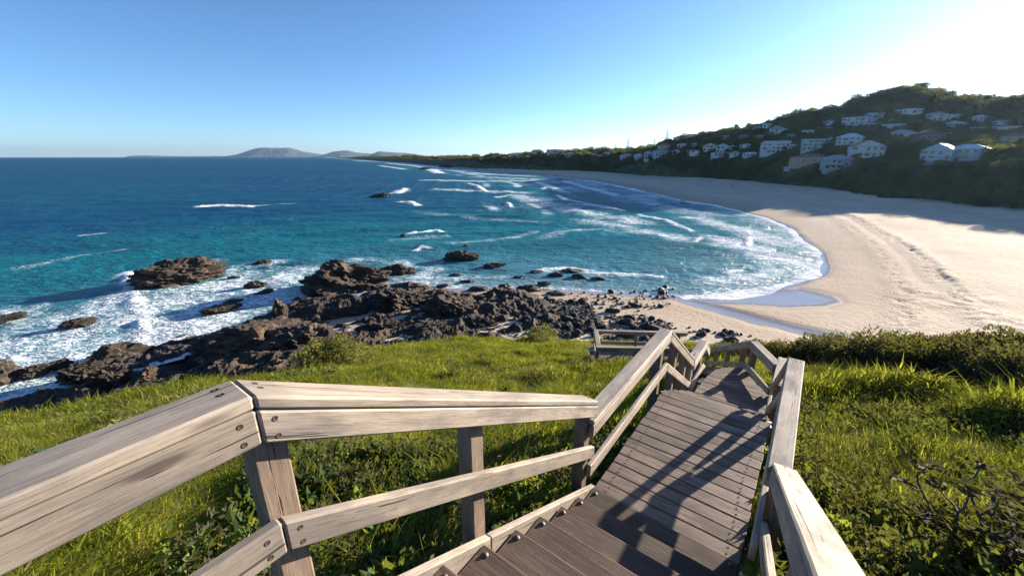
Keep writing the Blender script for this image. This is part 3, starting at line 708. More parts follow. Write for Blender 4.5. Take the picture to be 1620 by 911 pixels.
# third, turned deck: boards clipped to its outline
def clip(poly, n, c):
    out = []
    for p, q in zip(poly, poly[1:] + poly[:1]):
        a, b_ = p.dot(n) - c, q.dot(n) - c
        if a <= 0: out.append(p)
        if a * b_ < 0: out.append(p.lerp(q, a / (a - b_)))
    return out
def slab_boards(poly, direction, width, gap, z, th=0.035, m='deck'):
    d = Vector(direction).normalized(); n = Vector((-d.y, d.x)); lo = min(p.dot(n) for p in poly); hi = max(p.dot(n) for p in poly)
    y = lo
    while y < hi - 0.02:
        q = clip(clip(poly, n, y + width), -n, -(y)); y += width + gap
        if len(q) < 3: continue
        c = sum(q, Vector((0, 0))) / len(q); k = len(q); ang = math.atan2(d.y, d.x)
        R = Matrix.Rotation(-ang, 2); loc = [R @ (p - c) for p in q]
        V = [(p.x, p.y, 0) for p in loc] + [(p.x, p.y, -th) for p in loc]
        F = [list(range(k)), list(range(2 * k - 1, k - 1, -1))] + [[i, k + i, k + (i + 1) % k, (i + 1) % k] for i in range(k)]
        me = mesh_np('deck_board', V, F, M[m], False)
        o = obj('deck_board', me); o.matrix_world = Matrix.Translation((c.x, c.y, z + random.uniform(-.002, .002))) @ Matrix.Rotation(ang, 4, 'Z')
        o.parent = STAIR; o.matrix_parent_inverse = STAIR.matrix_world.inverted()
A = [W(S2e, -0.035, 0), W(S2e + 0.17, -0.25, 0), Vector((4.50, 6.90, 0)), Vector((3.50, 6.92, 0)), W(S2e, TL + 0.05, 0)]
slab_boards([Vector((p.x, p.y)) for p in A], (1.0, -0.03), 0.075, 0.006, -3.908 + CZ)
# third flight down to the lower platform
C0, C1 = Vector((4.02, 6.93)), Vector((5.95, 12.0)); cd = (C1 - C0).normalized(); cl = Vector((-cd.y, cd.x)); nC = 19
for i in range(1, nC):
    p = C0 + (C1 - C0) * (i / nC); z = CZ - 3.908 - (6.80 - 3.908) * i / nC; q = p - cd * 0.30
    c = []
    for e in (0.42, -0.42):
        for pt, zz in ((q, z - .042), (p, z - .042), (p, z), (q, z)): c.append(Vector((pt.x + cl.x * e, pt.y + cl.y * e, zz)))
    prism('tread', c, M['deck'], STAIR, 0.004)
for e in (0.43, -0.475):
    c = []
    for pt, z in ((C0, CZ - 3.95), (C1, CZ - 6.84)):
        for ee, dz in ((e, -.26), (e + .045, -.26), (e + .045, 0), (e, 0)): c.append(Vector((pt.x + cl.x * ee, pt.y + cl.y * ee, z + dz)))
    prism('stringer', c, M['post'], STAIR, 0.004)
PL = [Vector((2.75, 12.05)), Vector((6.4, 11.95)), Vector((6.5, 13.55)), Vector((2.9, 13.75))]
slab_boards(PL, (0.06, 1.0), 0.14, 0.012, CZ - 6.80)
prism('joist', [Vector((2.75, 12.0, CZ - 7.0)), Vector((2.75, 12.045, CZ - 7.0)), Vector((2.75, 12.045, CZ - 6.80)), Vector((2.75, 12.0, CZ - 6.80)), Vector((5.4, 11.93, CZ - 7.0)), Vector((5.4, 11.975, CZ - 7.0)), Vector((5.4, 11.975, CZ - 6.80)), Vector((5.4, 11.93, CZ - 6.80))], M['deck'], STAIR, 0.004)

zr = lambda s: -0.63 - 0.547 * (s - 0.33)
# left-hand rails
railset(W(-2.6, -1.15, -0.63), W(0.33, -1.15, -0.63), 1, (0.5,))
railset(W(0.333, -1.15, zr(0.333)), W(2.735, -1.15, zr(2.735)), 1, (0.01, 0.395, 0.966))
railset(W(2.675, -1.15, -2.115), W(4.895, -1.15, -2.075), 1, (0.925,))
railset(W(4.9, -1.15, -2.08), W(6.63, -1.13, -3.235), 1, (0.33, 0.72))
railset(W(6.56, -1.12, -3.25), W(7.47, -1.12, -3.215), 1, (0.1, 0.9), screws=False)
e5 = W(7.475, -1.12, -3.22)
railset(e5, e5 + Vector((0.62, 0.99, -0.67)), 1, (), screws=False)
f5 = e5 + Vector((0.62, 0.99, -0.67))
railset(f5 + Vector((-0.06, 0.05, -0.05)), Vector((5.5, 12.0, CZ - 6.07)), 1, (0.3, 0.65, 0.98), screws=False)
# right-hand rails
railset(W(-2.2, 0.30, -0.63), W(0.33, 0.213, -0.63), -1, ())
railset(W(0.333, 0.213, zr(0.333)), W(3.0, 0.095, zr(3.0)), -1, (0.03, 0.5, 0.94))
railset(W(2.95, 0.07, -2.115), W(4.965, 0.066, -2.09), -1, (0.05, 0.95), mext=(0.45, 0), mo=0.165)
railset(W(4.97, 0.066, -2.095), W(6.55, -0.03, -3.235), -1, (0.35, 0.75), mo=0.05, capw=0.06, fh=0.13, screws=False)
railset(W(6.50, -0.035, -3.25), W(7.64, -0.035, -3.25), -1, (0.12, 0.9), screws=False)
c6 = W(8.08, -0.515, -3.265)
railset(W(7.27, -0.07, -3.25), c6, -1, (0.97,), screws=False)
railset(c6 + Vector((0.0, 0.02, 0)), Vector((6.45, 12.0, CZ - 6.07)), -1, (0.13, 0.4, 0.7, 0.98), screws=False)
# rails of the lower platform
pa, pb, pc, pd = Vector((2.85, 12.12, CZ - 6.1)), Vector((5.5, 12.02, CZ - 6.1)), Vector((6.45, 13.4, CZ - 6.1)), Vector((3.05, 13.62, CZ - 6.1))
railset(pb, pa, -1, (0.5, 0.98), screws=False); railset(pa + Vector((0, .02, 0)), pd, -1, (0.95,), screws=False); railset(pd + Vector((.02, 0, 0)), pc, -1, (0.45, 0.9), screws=False)

# ------------------------------------------------------------------ rocks
def ico(sub):
    bm = bmesh.new(); bmesh.ops.create_icosphere(bm, subdivisions=sub, radius=1.0)
    V = np.array([v.co[:] for v in bm.verts]); F = np.array([[v.index for v in f.verts] for f in bm.faces]); bm.free(); return V, F
ICO = {k: ico(k) for k in (2, 3, 4, 5)}
def rock_shape(seed, sub, size, cuts=9, rough=0.22, bed=0.0, freq=2.5):
    """an angular boulder: a ball cut by random planes, then broken up by ridged noise; bed = tilt of its strata"""
    r = np.random.default_rng(seed); V, F = ICO[sub]; D = V.copy(); R = np.ones(len(V))
    for _ in range(cuts):
        n = r.normal(size=3); n /= np.linalg.norm(n); c = r.uniform(0.55, 0.92)
        k = D @ n; R = np.where(k > 0.05, np.minimum(R, c / np.maximum(k, 0.05)), R)
    P = D * R[:, None]
    q = P * freq + seed * 3.7
    q[:, 2] = q[:, 2] * 1.6 + 0.5 * q[:, 0]
    disp = rough * (0.65 * ridged(q, 5 if sub > 3 else 3, seed) - 0.2 + 0.5 * fbm(q * 2.3, 3, seed + 5))
    if bed:
        ph = (P[:, 0] * 0.55 + P[:, 2] * 1.0 + 0.25 * fbm(q, 2, seed + 9)) * 5.0
        disp += bed * (np.abs((ph % 1.0) - 0.5) - 0.25)
    P = P * (1 + disp)[:, None]
    return P * np.array(size)[None] * 0.5, F
ROCKN = [0]
def rock(name, label, px, py, wpx, hpx, sub=4, bed=0.1, z0=0.0, depth=0.7, m='rock', seed=None, group=None, cat='rock', sink=0.35, yaw=0.0, cuts=9, Yd=None, rough=0.42):
    """px,py: the waterline centre of the rock in the photograph; its size follows from the distance to that spot"""
    ROCKN[0] += 1
    c = at_z(px, py, z0) if Yd is None else at_Y(px, py, Yd); dist = c[1] * cP + (CZ - c[2]) * sP
    w = 0.88 * wpx * dist / FPX; el = math.atan2(CZ - c[2], math.hypot(c[0], c[1]))
    h = 0.74 * max(hpx * dist / FPX / math.cos(el) - w * depth * 0.5 * math.sin(el), 0.14 * w)
    hh = h / (1 - sink)
    P, F = rock_shape(seed or 100 + ROCKN[0], sub, (w, w * depth, hh * 1.25), cuts, rough, bed)
    me = mesh_np(name, P, F, M[m], smooth=False)
    o = obj(name, me); k = np.array([c[0], c[1]]) / math.hypot(c[0], c[1]) * w * depth * 0.3
    o.location = (c[0] + k[0], c[1] + k[1], z0 + h - hh * 0.55); o.rotation_euler = (0, 0, yaw - math.atan2(c[0], c[1]))
    return tag(o, label, cat, group)
rock('sea_stack', 'long flat-topped brown sea rock standing alone in white wash', 292, 448, 142, 46, 5, 0.12, depth=0.5, seed=201, cuts=7)
rock('rock_outcrop', 'largest rounded dark outcrop jutting into the sea behind the shelf', 548, 462, 150, 62, 5, 0.12, depth=0.7, seed=202, cuts=8)
rock('rock_outcrop', 'low dark rock tail trailing right from the largest rounded outcrop', 622, 436, 75, 22, 4, 0.1, depth=0.4, seed=203)
rock('rock_outcrop', 'sunlit slanting ridge of brown rock beside a small pool', 632, 492, 110, 48, 5, 0.2, z0=0.4, depth=0.6, seed=204, cuts=11)
rock('rock_outcrop', 'broad layered rock ridge in the middle of the shelf', 718, 500, 105, 48, 5, 0.22, z0=0.4, depth=0.7, seed=205)
rock('rock_outcrop', 'dark jagged rock mass above the breaking wave at left', 405, 562, 190, 72, 5, 0.12, z0=0.6, depth=0.7, seed=206, cuts=12, rough=0.42)
rock('rock_outcrop', 'second jagged brown rock mass right of the pointed rock', 480, 550, 120, 52, 5, 0.15, z0=0.8, depth=0.8, seed=207, cuts=12, rough=0.4)
rock('rock_spike', 'pointed upright rock standing on the dark jagged mass', 445, 500, 26, 34, 4, 0.1, z0=1.6, depth=0.9, seed=208, cuts=14)
rock('rock_outcrop', 'dark squat rock at the sea edge left of the jagged mass', 190, 572, 90, 38, 4, 0.1, depth=0.7, seed=209)
rock('rock_outcrop', 'rusty brown rock cut off by the left picture edge', -5, 606, 62, 44, 4, 0.1, z0=0.3, depth=0.8, seed=210)
for i, (x, y, w, h, lab) in enumerate([
    (20, 505, 56, 12, 'low wet rock in the wash at the left picture edge'), (122, 515, 52, 15, 'small dark rock alone in the foam at left'),
    (416, 419, 30, 10, 'small reddish rock right of the long sea rock'), (370, 440, 20, 6, 'tiny rock at the right foot of the long sea rock'),
    (405, 456, 38, 14, 'flat dark rock in the wash left of the largest outcrop'), (420, 464, 34, 9, 'lower wet slab in front of the flat dark rock'),
    (350, 492, 60, 12, 'long wet rock bar left of the pointed rock'), (372, 478, 34, 8, 'thin wet reef left of the jagged mass'),
    (726, 414, 76, 20, 'broad low dark rock offshore of the rubble'), (781, 424, 42, 12, 'small dark rock right of the broad low rock'),
    (738, 391, 18, 6, 'tiny rock behind the broad low rock'), (638, 375, 14, 7, 'small black rock with a wave breaking on it'),
    (606, 312, 42, 9, 'lone brown rock out in the bay with spray behind'), (705, 265.5, 26, 6, 'far dark reef at the end of the beach'), (676, 268, 30, 3, 'line of far low reef rocks in the surf'),
    (478, 497, 34, 22, 'dark round rock right of the pointed rock'), (130, 600, 64, 34, 'big dark boulder on the left shore below the grass'), (178, 606, 60, 36, 'smooth grey boulder in the shade above the grass'),
    (232, 604, 58, 26, 'flat grey boulder slab in the shade right of the smooth boulder'), (60, 590, 44, 22, 'mid-sized rock in the wash at the left shore'), (95, 580, 34, 16, 'smaller rock between the wash and the left boulders'),
    (560, 500, 50, 26, 'rounded brown rock below the largest outcrop'), (790, 500, 46, 24, 'block of dark rock at the right end of the shelf'), (600, 530, 90, 30, 'long shaded slab at the foot of the shelf'), (680, 535, 110, 30, 'wide shaded rock bench just above the green slope'), (760, 525, 60, 26, 'brown rock bench left of the boulder rubble'),
    (530, 505, 44, 24, 'knobbly rock below the left end of the largest outcrop'), (660, 465, 40, 18, 'dark rock behind the sunlit slanting ridge')]):
    rock('rock', lab, x, y, w, h, 5 if w > 42 else 4 if w > 20 else 3, 0.1, z0=0.0 if y < 480 else 0.4, depth=0.6, seed=230 + i)
# rows of low reef rocks between pool water and rubble
k = 0
for (x, y, w, h) in [(880, 438, 34, 9), (915, 441, 40, 10), (945, 443, 26, 8), (700, 455, 40, 8), (740, 448, 34, 8), (760, 462, 50, 12), (800, 455, 26, 8), (820, 440, 22, 6), (835, 462, 44, 14), (860, 452, 30, 10), (880, 470, 40, 12), (720, 437, 22, 6), (850, 432, 30, 6), (905, 431, 44, 7), (780, 475, 50, 14), (820, 482, 44, 14), (860, 490, 46, 14), (740, 478, 34, 10)]:
    rock('reef_rock', 'low black reef rock in shallow water in front of the boulder rubble', x, y, w, h, 3, 0.05, depth=0.5, seed=300 + k, group='low reef rocks in the shallows'); k += 1
# boulders: shared shapes, each its own object
BV = []
for i in range(8):
    P, F = rock_shape(400 + i, 3, (1, 0.8, 0.62), 10, 0.16, 0.0, 1.3); BV.append(mesh_np('boulder', P, F, M['boulder'], smooth=False))
def boulders(n, poly, s0, s1, label, group, seed, zoff=0.0, z0=0.4):
    r = np.random.default_rng(seed); xs = [p[0] for p in poly]; ys = [p[1] for p in poly]; got = 0
    while got < n:
        x, y = r.uniform(min(xs), max(xs)), r.uniform(min(ys), max(ys))
        if not inside(np.array([x]), np.array([y]), poly)[0]: continue
        c = at_z(x, y, z0)
        s = s0 * (s1 / s0) ** (r.random() ** 2.2)
        o = bpy.data.objects.new('boulder', BV[int(r.integers(8))]); COL.objects.link(o)
        sc_ = s * r.uniform(0.85, 1.2, 3); o.scale = sc_; o.rotation_euler = (r.normal() * 0.25, r.normal() * 0.25, r.uniform(0, 6.28))
        X = np.array([c[0]]); Y = np.array([c[1]]); d, v, bz, e, h = land(X, Y); g_ = beach_z(X, Y, d, v, bz)[0][0]
        if poly is RUB1: g_ = max(g_, 0.1 + 0.5 * r.random())
        o.location = (c[0], c[1], g_ + 0.18 * s + zoff); tag(o, label, 'boulder', group); got += 1
RUB1 = [(820, 490), (880, 470), (930, 478), (945, 500), (935, 530), (900, 545), (860, 530), (830, 515)]
boulders(170, RUB1, 0.45, 1.7, 'dark boulder in the dense rubble between the rock shelf and the sand', 'dense boulder rubble beside the shelf', 11)
boulders(70, [(930, 505), (1010, 498), (1060, 515), (1050, 545), (940, 545)], 0.4, 1.7, 'dark boulder in the rubble behind the lower platform railing', 'boulder rubble behind the lower platform', 12)
boulders(30, [(1050, 525), (1100, 522), (1160, 532), (1200, 540), (1150, 548), (1060, 545)], 0.35, 1.1, 'dark boulder where the sand meets the shrubs below the stairs', 'boulders at the foot of the shrubs', 13)
boulders(34, [(900, 462), (990, 455), (1085, 448), (1085, 470), (1000, 480), (920, 478)], 0.4, 1.3, 'wet black boulder at the shallow water edge right of the shelf', 'boulders at the shallow water edge', 14)
boulders(22, [(930, 480), (1010, 476), (1065, 480), (1040, 492), (960, 498)], 0.4, 1.2, 'loose dark boulder scattered on the open sand', 'boulders scattered on the sand', 15)
rock('boulder', 'largest angular boulder behind the lower platform railing', 1022, 520, 26, 13, 3, 0.0, z0=1.0, m='boulder', seed=451, cat='boulder', depth=0.8)
rock('boulder', 'dark domed boulder between sand and shrub tops', 1155, 540, 26, 11, 3, 0.0, z0=1.2, m='boulder', seed=452, cat='boulder', depth=0.8)
rock('boulder', 'tilted flat boulder lying on the sand right of the rubble', 968, 495, 28, 10, 3, 0.0, z0=0.6, m='boulder', seed=453, cat='boulder', depth=0.5)
rock('boulder', 'small dark stone beside the stream across the sand', 1272, 528, 14, 6, 3, 0.0, z0=0.4, m='boulder', seed=454, cat='boulder', depth=0.8)

# ------------------------------------------------------------------ vegetation helpers
def leaf_mesh(name, C, A, L, Wd, material, fold=0.25, seed=1):
    """one folded diamond per leaf: C base points, A leaf directions, L lengths, Wd widths"""
    r = np.random.default_rng(seed); n = len(C)
    A = A / np.linalg.norm(A, axis=1, keepdims=True)
    S = np.cross(A, r.normal(size=(n, 3))); S /= np.linalg.norm(S, axis=1, keepdims=True) + 1e-9
    N = np.cross(S, A); L = np.broadcast_to(L, (n,))[:, None]; Wd = np.broadcast_to(Wd, (n,))[:, None]
    mid = C + A * L * 0.45 - N * Wd * fold
    V = np.stack([C, mid + S * Wd * 0.5, C + A * L - N * L * 0.12, mid - S * Wd * 0.5], 1).reshape(-1, 3)
    i = np.arange(n) * 4; F = np.stack([np.stack([i, i + 1, i + 2], 1), np.stack([i, i + 2, i + 3], 1)], 1).reshape(-1, 3)
    me = mesh_np(name, V, F, material, smooth=False); add_attr(me, 'tone', np.repeat(r.random(n), 4)); return me
def tuft(name, nb, rad, h0, h1, w, lean, material, seed):
    r = np.random.default_rng(seed); a = r.uniform(0, 6.283, nb); q = rad * np.sqrt(r.random(nb)); ln = r.uniform(h0, h1, nb)
    B = np.stack([q * np.cos(a), q * np.sin(a), np.full(nb, -0.03)], 1)
    d = np.stack([np.cos(a + r.normal(0, 0.9, nb)), np.sin(a + r.normal(0, 0.9, nb)), np.zeros(nb)], 1)
    k = (lean * r.uniform(0.2, 1.3, nb) * ln)[:, None]; S = np.cross(d, [0, 0, 1.0]) * w * r.uniform(0.7, 1.3, nb)[:, None] * 0.5
    up = np.array([0, 0, 1.0]); Mi = B + d * k * 0.3 + up * (ln * 0.6)[:, None]; T = B + d * k + up * (ln * (1 - 0.25 * lean))[:, None]
    V = np.stack([B - S, B + S, Mi + S * 0.8, Mi - S * 0.8, T], 1).reshape(-1, 3); i = np.arange(nb) * 5
    F = np.stack([np.stack([i, i + 1, i + 2], 1), np.stack([i, i + 2, i + 3], 1), np.stack([i + 3, i + 2, i + 4], 1)], 1).reshape(-1, 3)
    me = mesh_np(name, V, F, material, smooth=False); add_attr(me, 'tone', np.repeat(r.random(nb), 5)); return me
def scatter(name, pts, rot, scl, idx, protos, label, cat):
    """one countless mass: a cloud of points, each carrying one of the prototype meshes (geometry nodes)"""
    pc = bpy.data.collections.new(name + '_shapes')
    for j, me in enumerate(protos): pc.objects.link(bpy.data.objects.new('%s_shape_%02d' % (name, j), me))
    me = bpy.data.meshes.new(name); me.vertices.add(len(pts)); me.vertices.foreach_set('co', np.asarray(pts, np.float32).ravel())
    a = me.attributes.new('rot', 'FLOAT_VECTOR', 'POINT'); a.data.foreach_set('vector', np.asarray(rot, np.float32).ravel())
    a = me.attributes.new('scl', 'FLOAT_VECTOR', 'POINT'); a.data.foreach_set('vector', np.asarray(scl, np.float32).ravel())
    a = me.attributes.new('idx', 'INT', 'POINT'); a.data.foreach_set('value', np.asarray(idx, np.int32))
    me.update()
    o = obj(name, me); nt = bpy.data.node_groups.new(name + '_nodes', 'GeometryNodeTree')
    nt.interface.new_socket('Geometry', in_out='INPUT', socket_type='NodeSocketGeometry'); nt.interface.new_socket('Geometry', in_out='OUTPUT', socket_type='NodeSocketGeometry')
    N_ = nt.nodes; L_ = nt.links; gi = N_.new('NodeGroupInput'); go = N_.new('NodeGroupOutput')
    ci = N_.new('GeometryNodeCollectionInfo'); ci.inputs['Collection'].default_value = pc; ci.inputs['Separate Children'].default_value = True; ci.inputs['Reset Children'].default_value = True
    ip = N_.new('GeometryNodeInstanceOnPoints'); ip.inputs['Pick Instance'].default_value = True
    def na(nm, ty):
        q = N_.new('GeometryNodeInputNamedAttribute'); q.data_type = ty; q.inputs['Name'].default_value = nm; return q.outputs['Attribute']
    L_.new(gi.outputs[0], ip.inputs['Points']); L_.new(ci.outputs[0], ip.inputs['Instance']); L_.new(na('idx', 'INT'), ip.inputs['Instance Index'])
    e2r = N_.new('FunctionNodeEulerToRotation'); L_.new(na('rot', 'FLOAT_VECTOR'), e2r.inputs[0]); L_.new(e2r.outputs[0], ip.inputs['Rotation'])
    L_.new(na('scl', 'FLOAT_VECTOR'), ip.inputs['Scale']); L_.new(ip.outputs[0], go.inputs[0])
    md = o.modifiers.new('scatter', 'NODES'); md.node_group = nt
    return tag(o, label, cat, kind='stuff')
def stair_mask(X, Y):
    """True on the ground covered by steps and decks"""
    s = X * FH.x + Y * FH.y; t = X * RT.x + Y * RT.y
    a = (s > -1.5) & (s < 7.6) & (t > -1.24) & (t < 0.12)
    b_ = (X > 2.6) & (X < 6.6) & (Y > 11.9) & (Y < 13.8)
    u = np.stack([X - C0.x, Y - C0.y], 1); al = u @ np.array(cd); ac = np.abs(u @ np.array(cl)); c_ = (al > -0.4) & (al < 5.6) & (ac < 0.6)
    return a | b_ | c_

# ------------------------------------------------------------------ small stones between the boulders
def plant_stones():
    r = np.random.default_rng(26); pts, sc_ = [], []
    for poly, n in ((RUB1, 1500), ([(930, 503), (1010, 497), (1065, 514), (1052, 547), (935, 547)], 700), ([(640, 500), (760, 500), (850, 515), (850, 545), (640, 545)], 500), ([(900, 465), (1085, 452), (1060, 485), (930, 490)], 160)):
        xs, ys = [p[0] for p in poly], [p[1] for p in poly]; X = r.uniform(min(xs), max(xs), n * 2); Y = r.uniform(min(ys), max(ys), n * 2); k = inside(X, Y, poly)
        C = np.array([at_z(a, b_, 0.5) for a, b_ in zip(X[k][:n], Y[k][:n])]); d, v, bz, e, h = land(C[:, 0], C[:, 1]); C[:, 2] = np.maximum(beach_z(C[:, 0], C[:, 1], d, v, bz)[0], 0.15 * (poly is RUB1)) + 0.03
        pts.append(C); sc_.append(0.16 * (0.62 / 0.16) ** (r.random(len(C)) ** 1.6))
    P = np.concatenate(pts); s_ = np.concatenate(sc_); n = len(P)
    scatter('beach_stones', P, np.stack([r.normal(0, .3, n), r.normal(0, .3, n), r.uniform(0, 6.28, n)], 1), np.stack([s_, s_, s_ * 0.9], 1), r.integers(0, 8, n), BV, 'small dark stones filling the gaps of the boulder rubble', 'stones')
plant_stones()

# ------------------------------------------------------------------ grass on the headland
def spread(n, r0, r1, a0, a1, r):
    R = np.sqrt(r.uniform(r0 * r0, r1 * r1, n)); A = np.radians(r.uniform(a0, a1, n)); return R * np.sin(A), R * np.cos(A)
def plant_grass():
    r = np.random.default_rng(21); Xs, Ys = [], []
    for n, r0, r1 in ((15000, 0.5, 5), (27000, 5, 11), (34000, 11, 19), (26000, 19, 28)):
        X, Y = spread(n, r0, r1, -66, 66, r); Xs.append(X); Ys.append(Y)
    X, Y = np.concatenate(Xs), np.concatenate(Ys); z, e, bz = head_z(X, Y); s = X * FH.x + Y * FH.y; t = X * RT.x + Y * RT.y
    bare = fbm(P3(X, Y, 0.5), 3, 90)
    ok = (e < 0.5 + 0.5 * bare) & ~stair_mask(X, Y) & (bare > -0.62)
    lush = fbm(P3(X, Y, 0.22), 2, 91); ridge = sstep(-2.2, -0.3, e)
    X, Y, z, e, lush, ridge = X[ok], Y[ok], z[ok], e[ok], lush[ok], ridge[ok]; n = len(X); rad = np.hypot(X, Y)
    protos = [tuft('grass_tuft', 60, 0.15, 0.03, 0.10, 0.0055, 1.1, M['grass'], 1), tuft('grass_tuft', 54, 0.14, 0.05, 0.16, 0.006, 1.0, M['grass'], 2), tuft('grass_tuft', 40, 0.12, 0.10, 0.27, 0.0065, 0.9, M['grass'], 3),
              tuft('grass_tuft', 52, 0.19, 0.03, 0.11, 0.010, 1.1, M['grass'], 4), tuft('grass_tuft', 46, 0.16, 0.07, 0.20, 0.010, 0.9, M['grass'], 5), tuft('grass_tuft', 22, 0.16, 0.05, 0.22, 0.0055, 1.2, M['straw'], 6), tuft('grass_tuft', 22, 0.16, 0.05, 0.2, 0.009, 1.2, M['straw'], 7)]
    tR = X * RT.x + Y * RT.y
    bank = np.exp(-(seg_dist(X, Y, BANK) / 0.6) ** 2)
    tall = (lush + 0.5 * ridge + r.normal(0, 0.2, n) - 0.35 * (tR > 0.3) * (rad < 9) + 0.9 * bank) > 0.30
    idx = np.where(rad < 9, np.where(tall, r.integers(1, 3, n), r.integers(0, 2, n)), np.where(tall, 4, 3 + (r.random(n) < 0.3)))
    dry = r.random(n) < 0.10 + 0.14 * (fbm(P3(X, Y, 0.4), 2, 95) > 0.2); idx = np.where(dry, np.where(rad < 9, 5, 6), idx)
    k = r.uniform(0.6, 1.2, n) * (1 + 0.35 * lush) * (1 + 0.75 * fbm(P3(X, Y, 1.1), 2, 92)) * (1 + 0.7 * np.exp(-(seg_dist(X, Y, BANK) / 0.5) ** 2)) * np.where(rad > 12, 1.15, 1.0)
    under = stair_mask(X, Y); k = k * np.where((tR > -1.7) & (tR < 0.6) & (rad < 9), 0.6, 1.0)
    rot = np.stack([r.normal(0, 0.15, n) - 0.12, r.normal(0, 0.15, n), r.uniform(0, 6.28, n)], 1)
    scatter('grass', np.stack([X, Y, z], 1), rot, np.stack([k, k, k * r.uniform(0.8, 1.3, n)], 1), idx, protos, 'lush tufted green grass covering the headland slope', 'grass')
plant_grass()
def rosette(seed, n, L, w, m, rise=0.6, stem=0.1):
    r = np.random.default_rng(seed); a = r.uniform(0, 6.283, n); el = r.uniform(0.1, 1.2, n) * rise
    A = np.stack([np.cos(a) * np.cos(el), np.sin(a) * np.cos(el), np.sin(el)], 1)
    C = np.stack([r.normal(0, 0.05, n), r.normal(0, 0.05, n), r.uniform(0.0, stem, n)], 1)
    return leaf_mesh('leaf_cluster', C, A, L * r.uniform(0.6, 1.2, n), w * r.uniform(0.7, 1.2, n), m, 0.2, seed)
def plant_weeds():
    r = np.random.default_rng(22); Xs, Ys = [], []
    for n, r0, r1, a0, a1 in ((3600, 0.8, 4.5, -60, 66), (5200, 4.5, 12, 10, 66), (900, 4.5, 12, -60, 0)):
        X, Y = spread(n, r0, r1, a0, a1, r); Xs.append(X); Ys.append(Y)
    X, Y = np.concatenate(Xs), np.concatenate(Ys); z, e, bz = head_z(X, Y); t = X * RT.x + Y * RT.y; s = X * FH.x + Y * FH.y
    dens = fbm(P3(X, Y, 0.7), 3, 93) + 0.55 * sstep(1.6, 0.2, np.abs(t + 1.9)) * (s > 0.2) * (s < 3.5) + 0.30 * (t > 0.2)
    ok = (dens > 0.12) & (e < 0) & ~stair_mask(X, Y); X, Y, z = X[ok], Y[ok], z[ok]; n = len(X)
    protos = [rosette(31, 26, 0.10, 0.05, M['weed'], 1.0, 0.16), rosette(32, 34, 0.07, 0.03, M['weed'], 1.1, 0.22), rosette(33, 18, 0.13, 0.09, M['herb'], 0.8, 0.12), rosette(34, 40, 0.06, 0.024, M['shrub'], 1.2, 0.28)]
    idx = r.choice(4, n, p=[0.3, 0.3, 0.12, 0.28]); k = r.uniform(0.6, 1.3, n)
    scatter('weeds', np.stack([X, Y, z + 0.03], 1), np.stack([r.normal(0, .2, n), r.normal(0, .2, n), r.uniform(0, 6.28, n)], 1), np.stack([k, k, k], 1), idx, protos, 'low broad-leaved weeds growing through the grass beside the stairs', 'weeds')
plant_weeds()

# ------------------------------------------------------------------ shrubs
def tube_mesh(name, paths, m, sides=6):
    """paths: list of [(point, radius), ...]"""
    V, F = [], []
    for path in paths:
        base = len(V); n = len(path)
        for i, (p, rr) in enumerate(path):
            p = Vector(p); d = (Vector(path[min(i + 1, n - 1)][0]) - Vector(path[max(i - 1, 0)][0])).normalized(); a = d.orthogonal().normalized(); b_ = d.cross(a)
            for k_ in range(sides):
                q = 2 * math.pi * k_ / sides; V.append(tuple(p + (a * math.cos(q) + b_ * math.sin(q)) * rr))
        for i in range(n - 1):
            for k_ in range(sides):
                F.append((base + i * sides + k_, base + i * sides + (k_ + 1) % sides, base + (i + 1) * sides + (k_ + 1) % sides, base + (i + 1) * sides + k_))
    return mesh_np(name, V, F, m, True)
def wander(p, d, n, step, r0, r1, rnd, bend=0.35, up=0.1):
    p = Vector(p); d = Vector(d).normalized(); out = [(tuple(p), r0)]
    for i in range(n):
        d = (d + Vector((rnd.normal() * bend, rnd.normal() * bend, rnd.normal() * bend * 0.6 + up))).normalized(); p = p + d * step
        out.append((tuple(p), r0 + (r1 - r0) * (i + 1) / n))
    return out
def shrub_parts(seed, rx, ry, h, nleaf, L, w, m, nclump=26):
    r = np.random.default_rng(seed)
    cc = r.normal(size=(nclump, 3)); cc /= np.linalg.norm(cc, axis=1, keepdims=True); cc[:, 2] = np.abs(cc[:, 2])
    cc *= r.uniform(0.55, 1.0, nclump)[:, None] * np.array([rx, ry, h * 0.8]); cr = r.uniform(0.16, 0.34, nclump) * min(rx, h)
    k = r.integers(0, nclump, nleaf); d = r.normal(size=(nleaf, 3)); d /= np.linalg.norm(d, axis=1, keepdims=True)
    C = cc[k] + d * (cr[k] * r.uniform(0.5, 1.05, nleaf))[:, None]; C[:, 2] = np.maximum(C[:, 2], 0.03)
    A = d + np.array([0, 0, 0.7]) + r.normal(0, 0.4, (nleaf, 3))
    fol = leaf_mesh('foliage', C, A, L * r.uniform(0.6, 1.2, nleaf), w * r.uniform(0.7, 1.2, nleaf), m, 0.2, seed)
    st = tube_mesh('stem', [wander((r.normal() * 0.05, r.normal() * 0.05, -0.15), tuple(c / np.linalg.norm(c) + np.array([0, 0, 0.5])), 5, np.linalg.norm(c) / 5, 0.025, 0.006, r, 0.15) for c in cc[:8]], M['bark'], 5)
    return fol, st
def put_shrub(parts, name, label, cat, x, y, z, rz, sc, group=None):
    e_ = empty(name, (x, y, z), rz); e_.scale = sc; tag(e_, label, cat, group)
    obj('foliage', parts[0], e_); obj('stem', parts[1], e_); return e_
HV = [shrub_parts(500 + i, 0.75, 0.7, 0.85, 3000, 0.085, 0.042, M['shrub'], 34) for i in range(4)]
rr_ = np.random.default_rng(23)
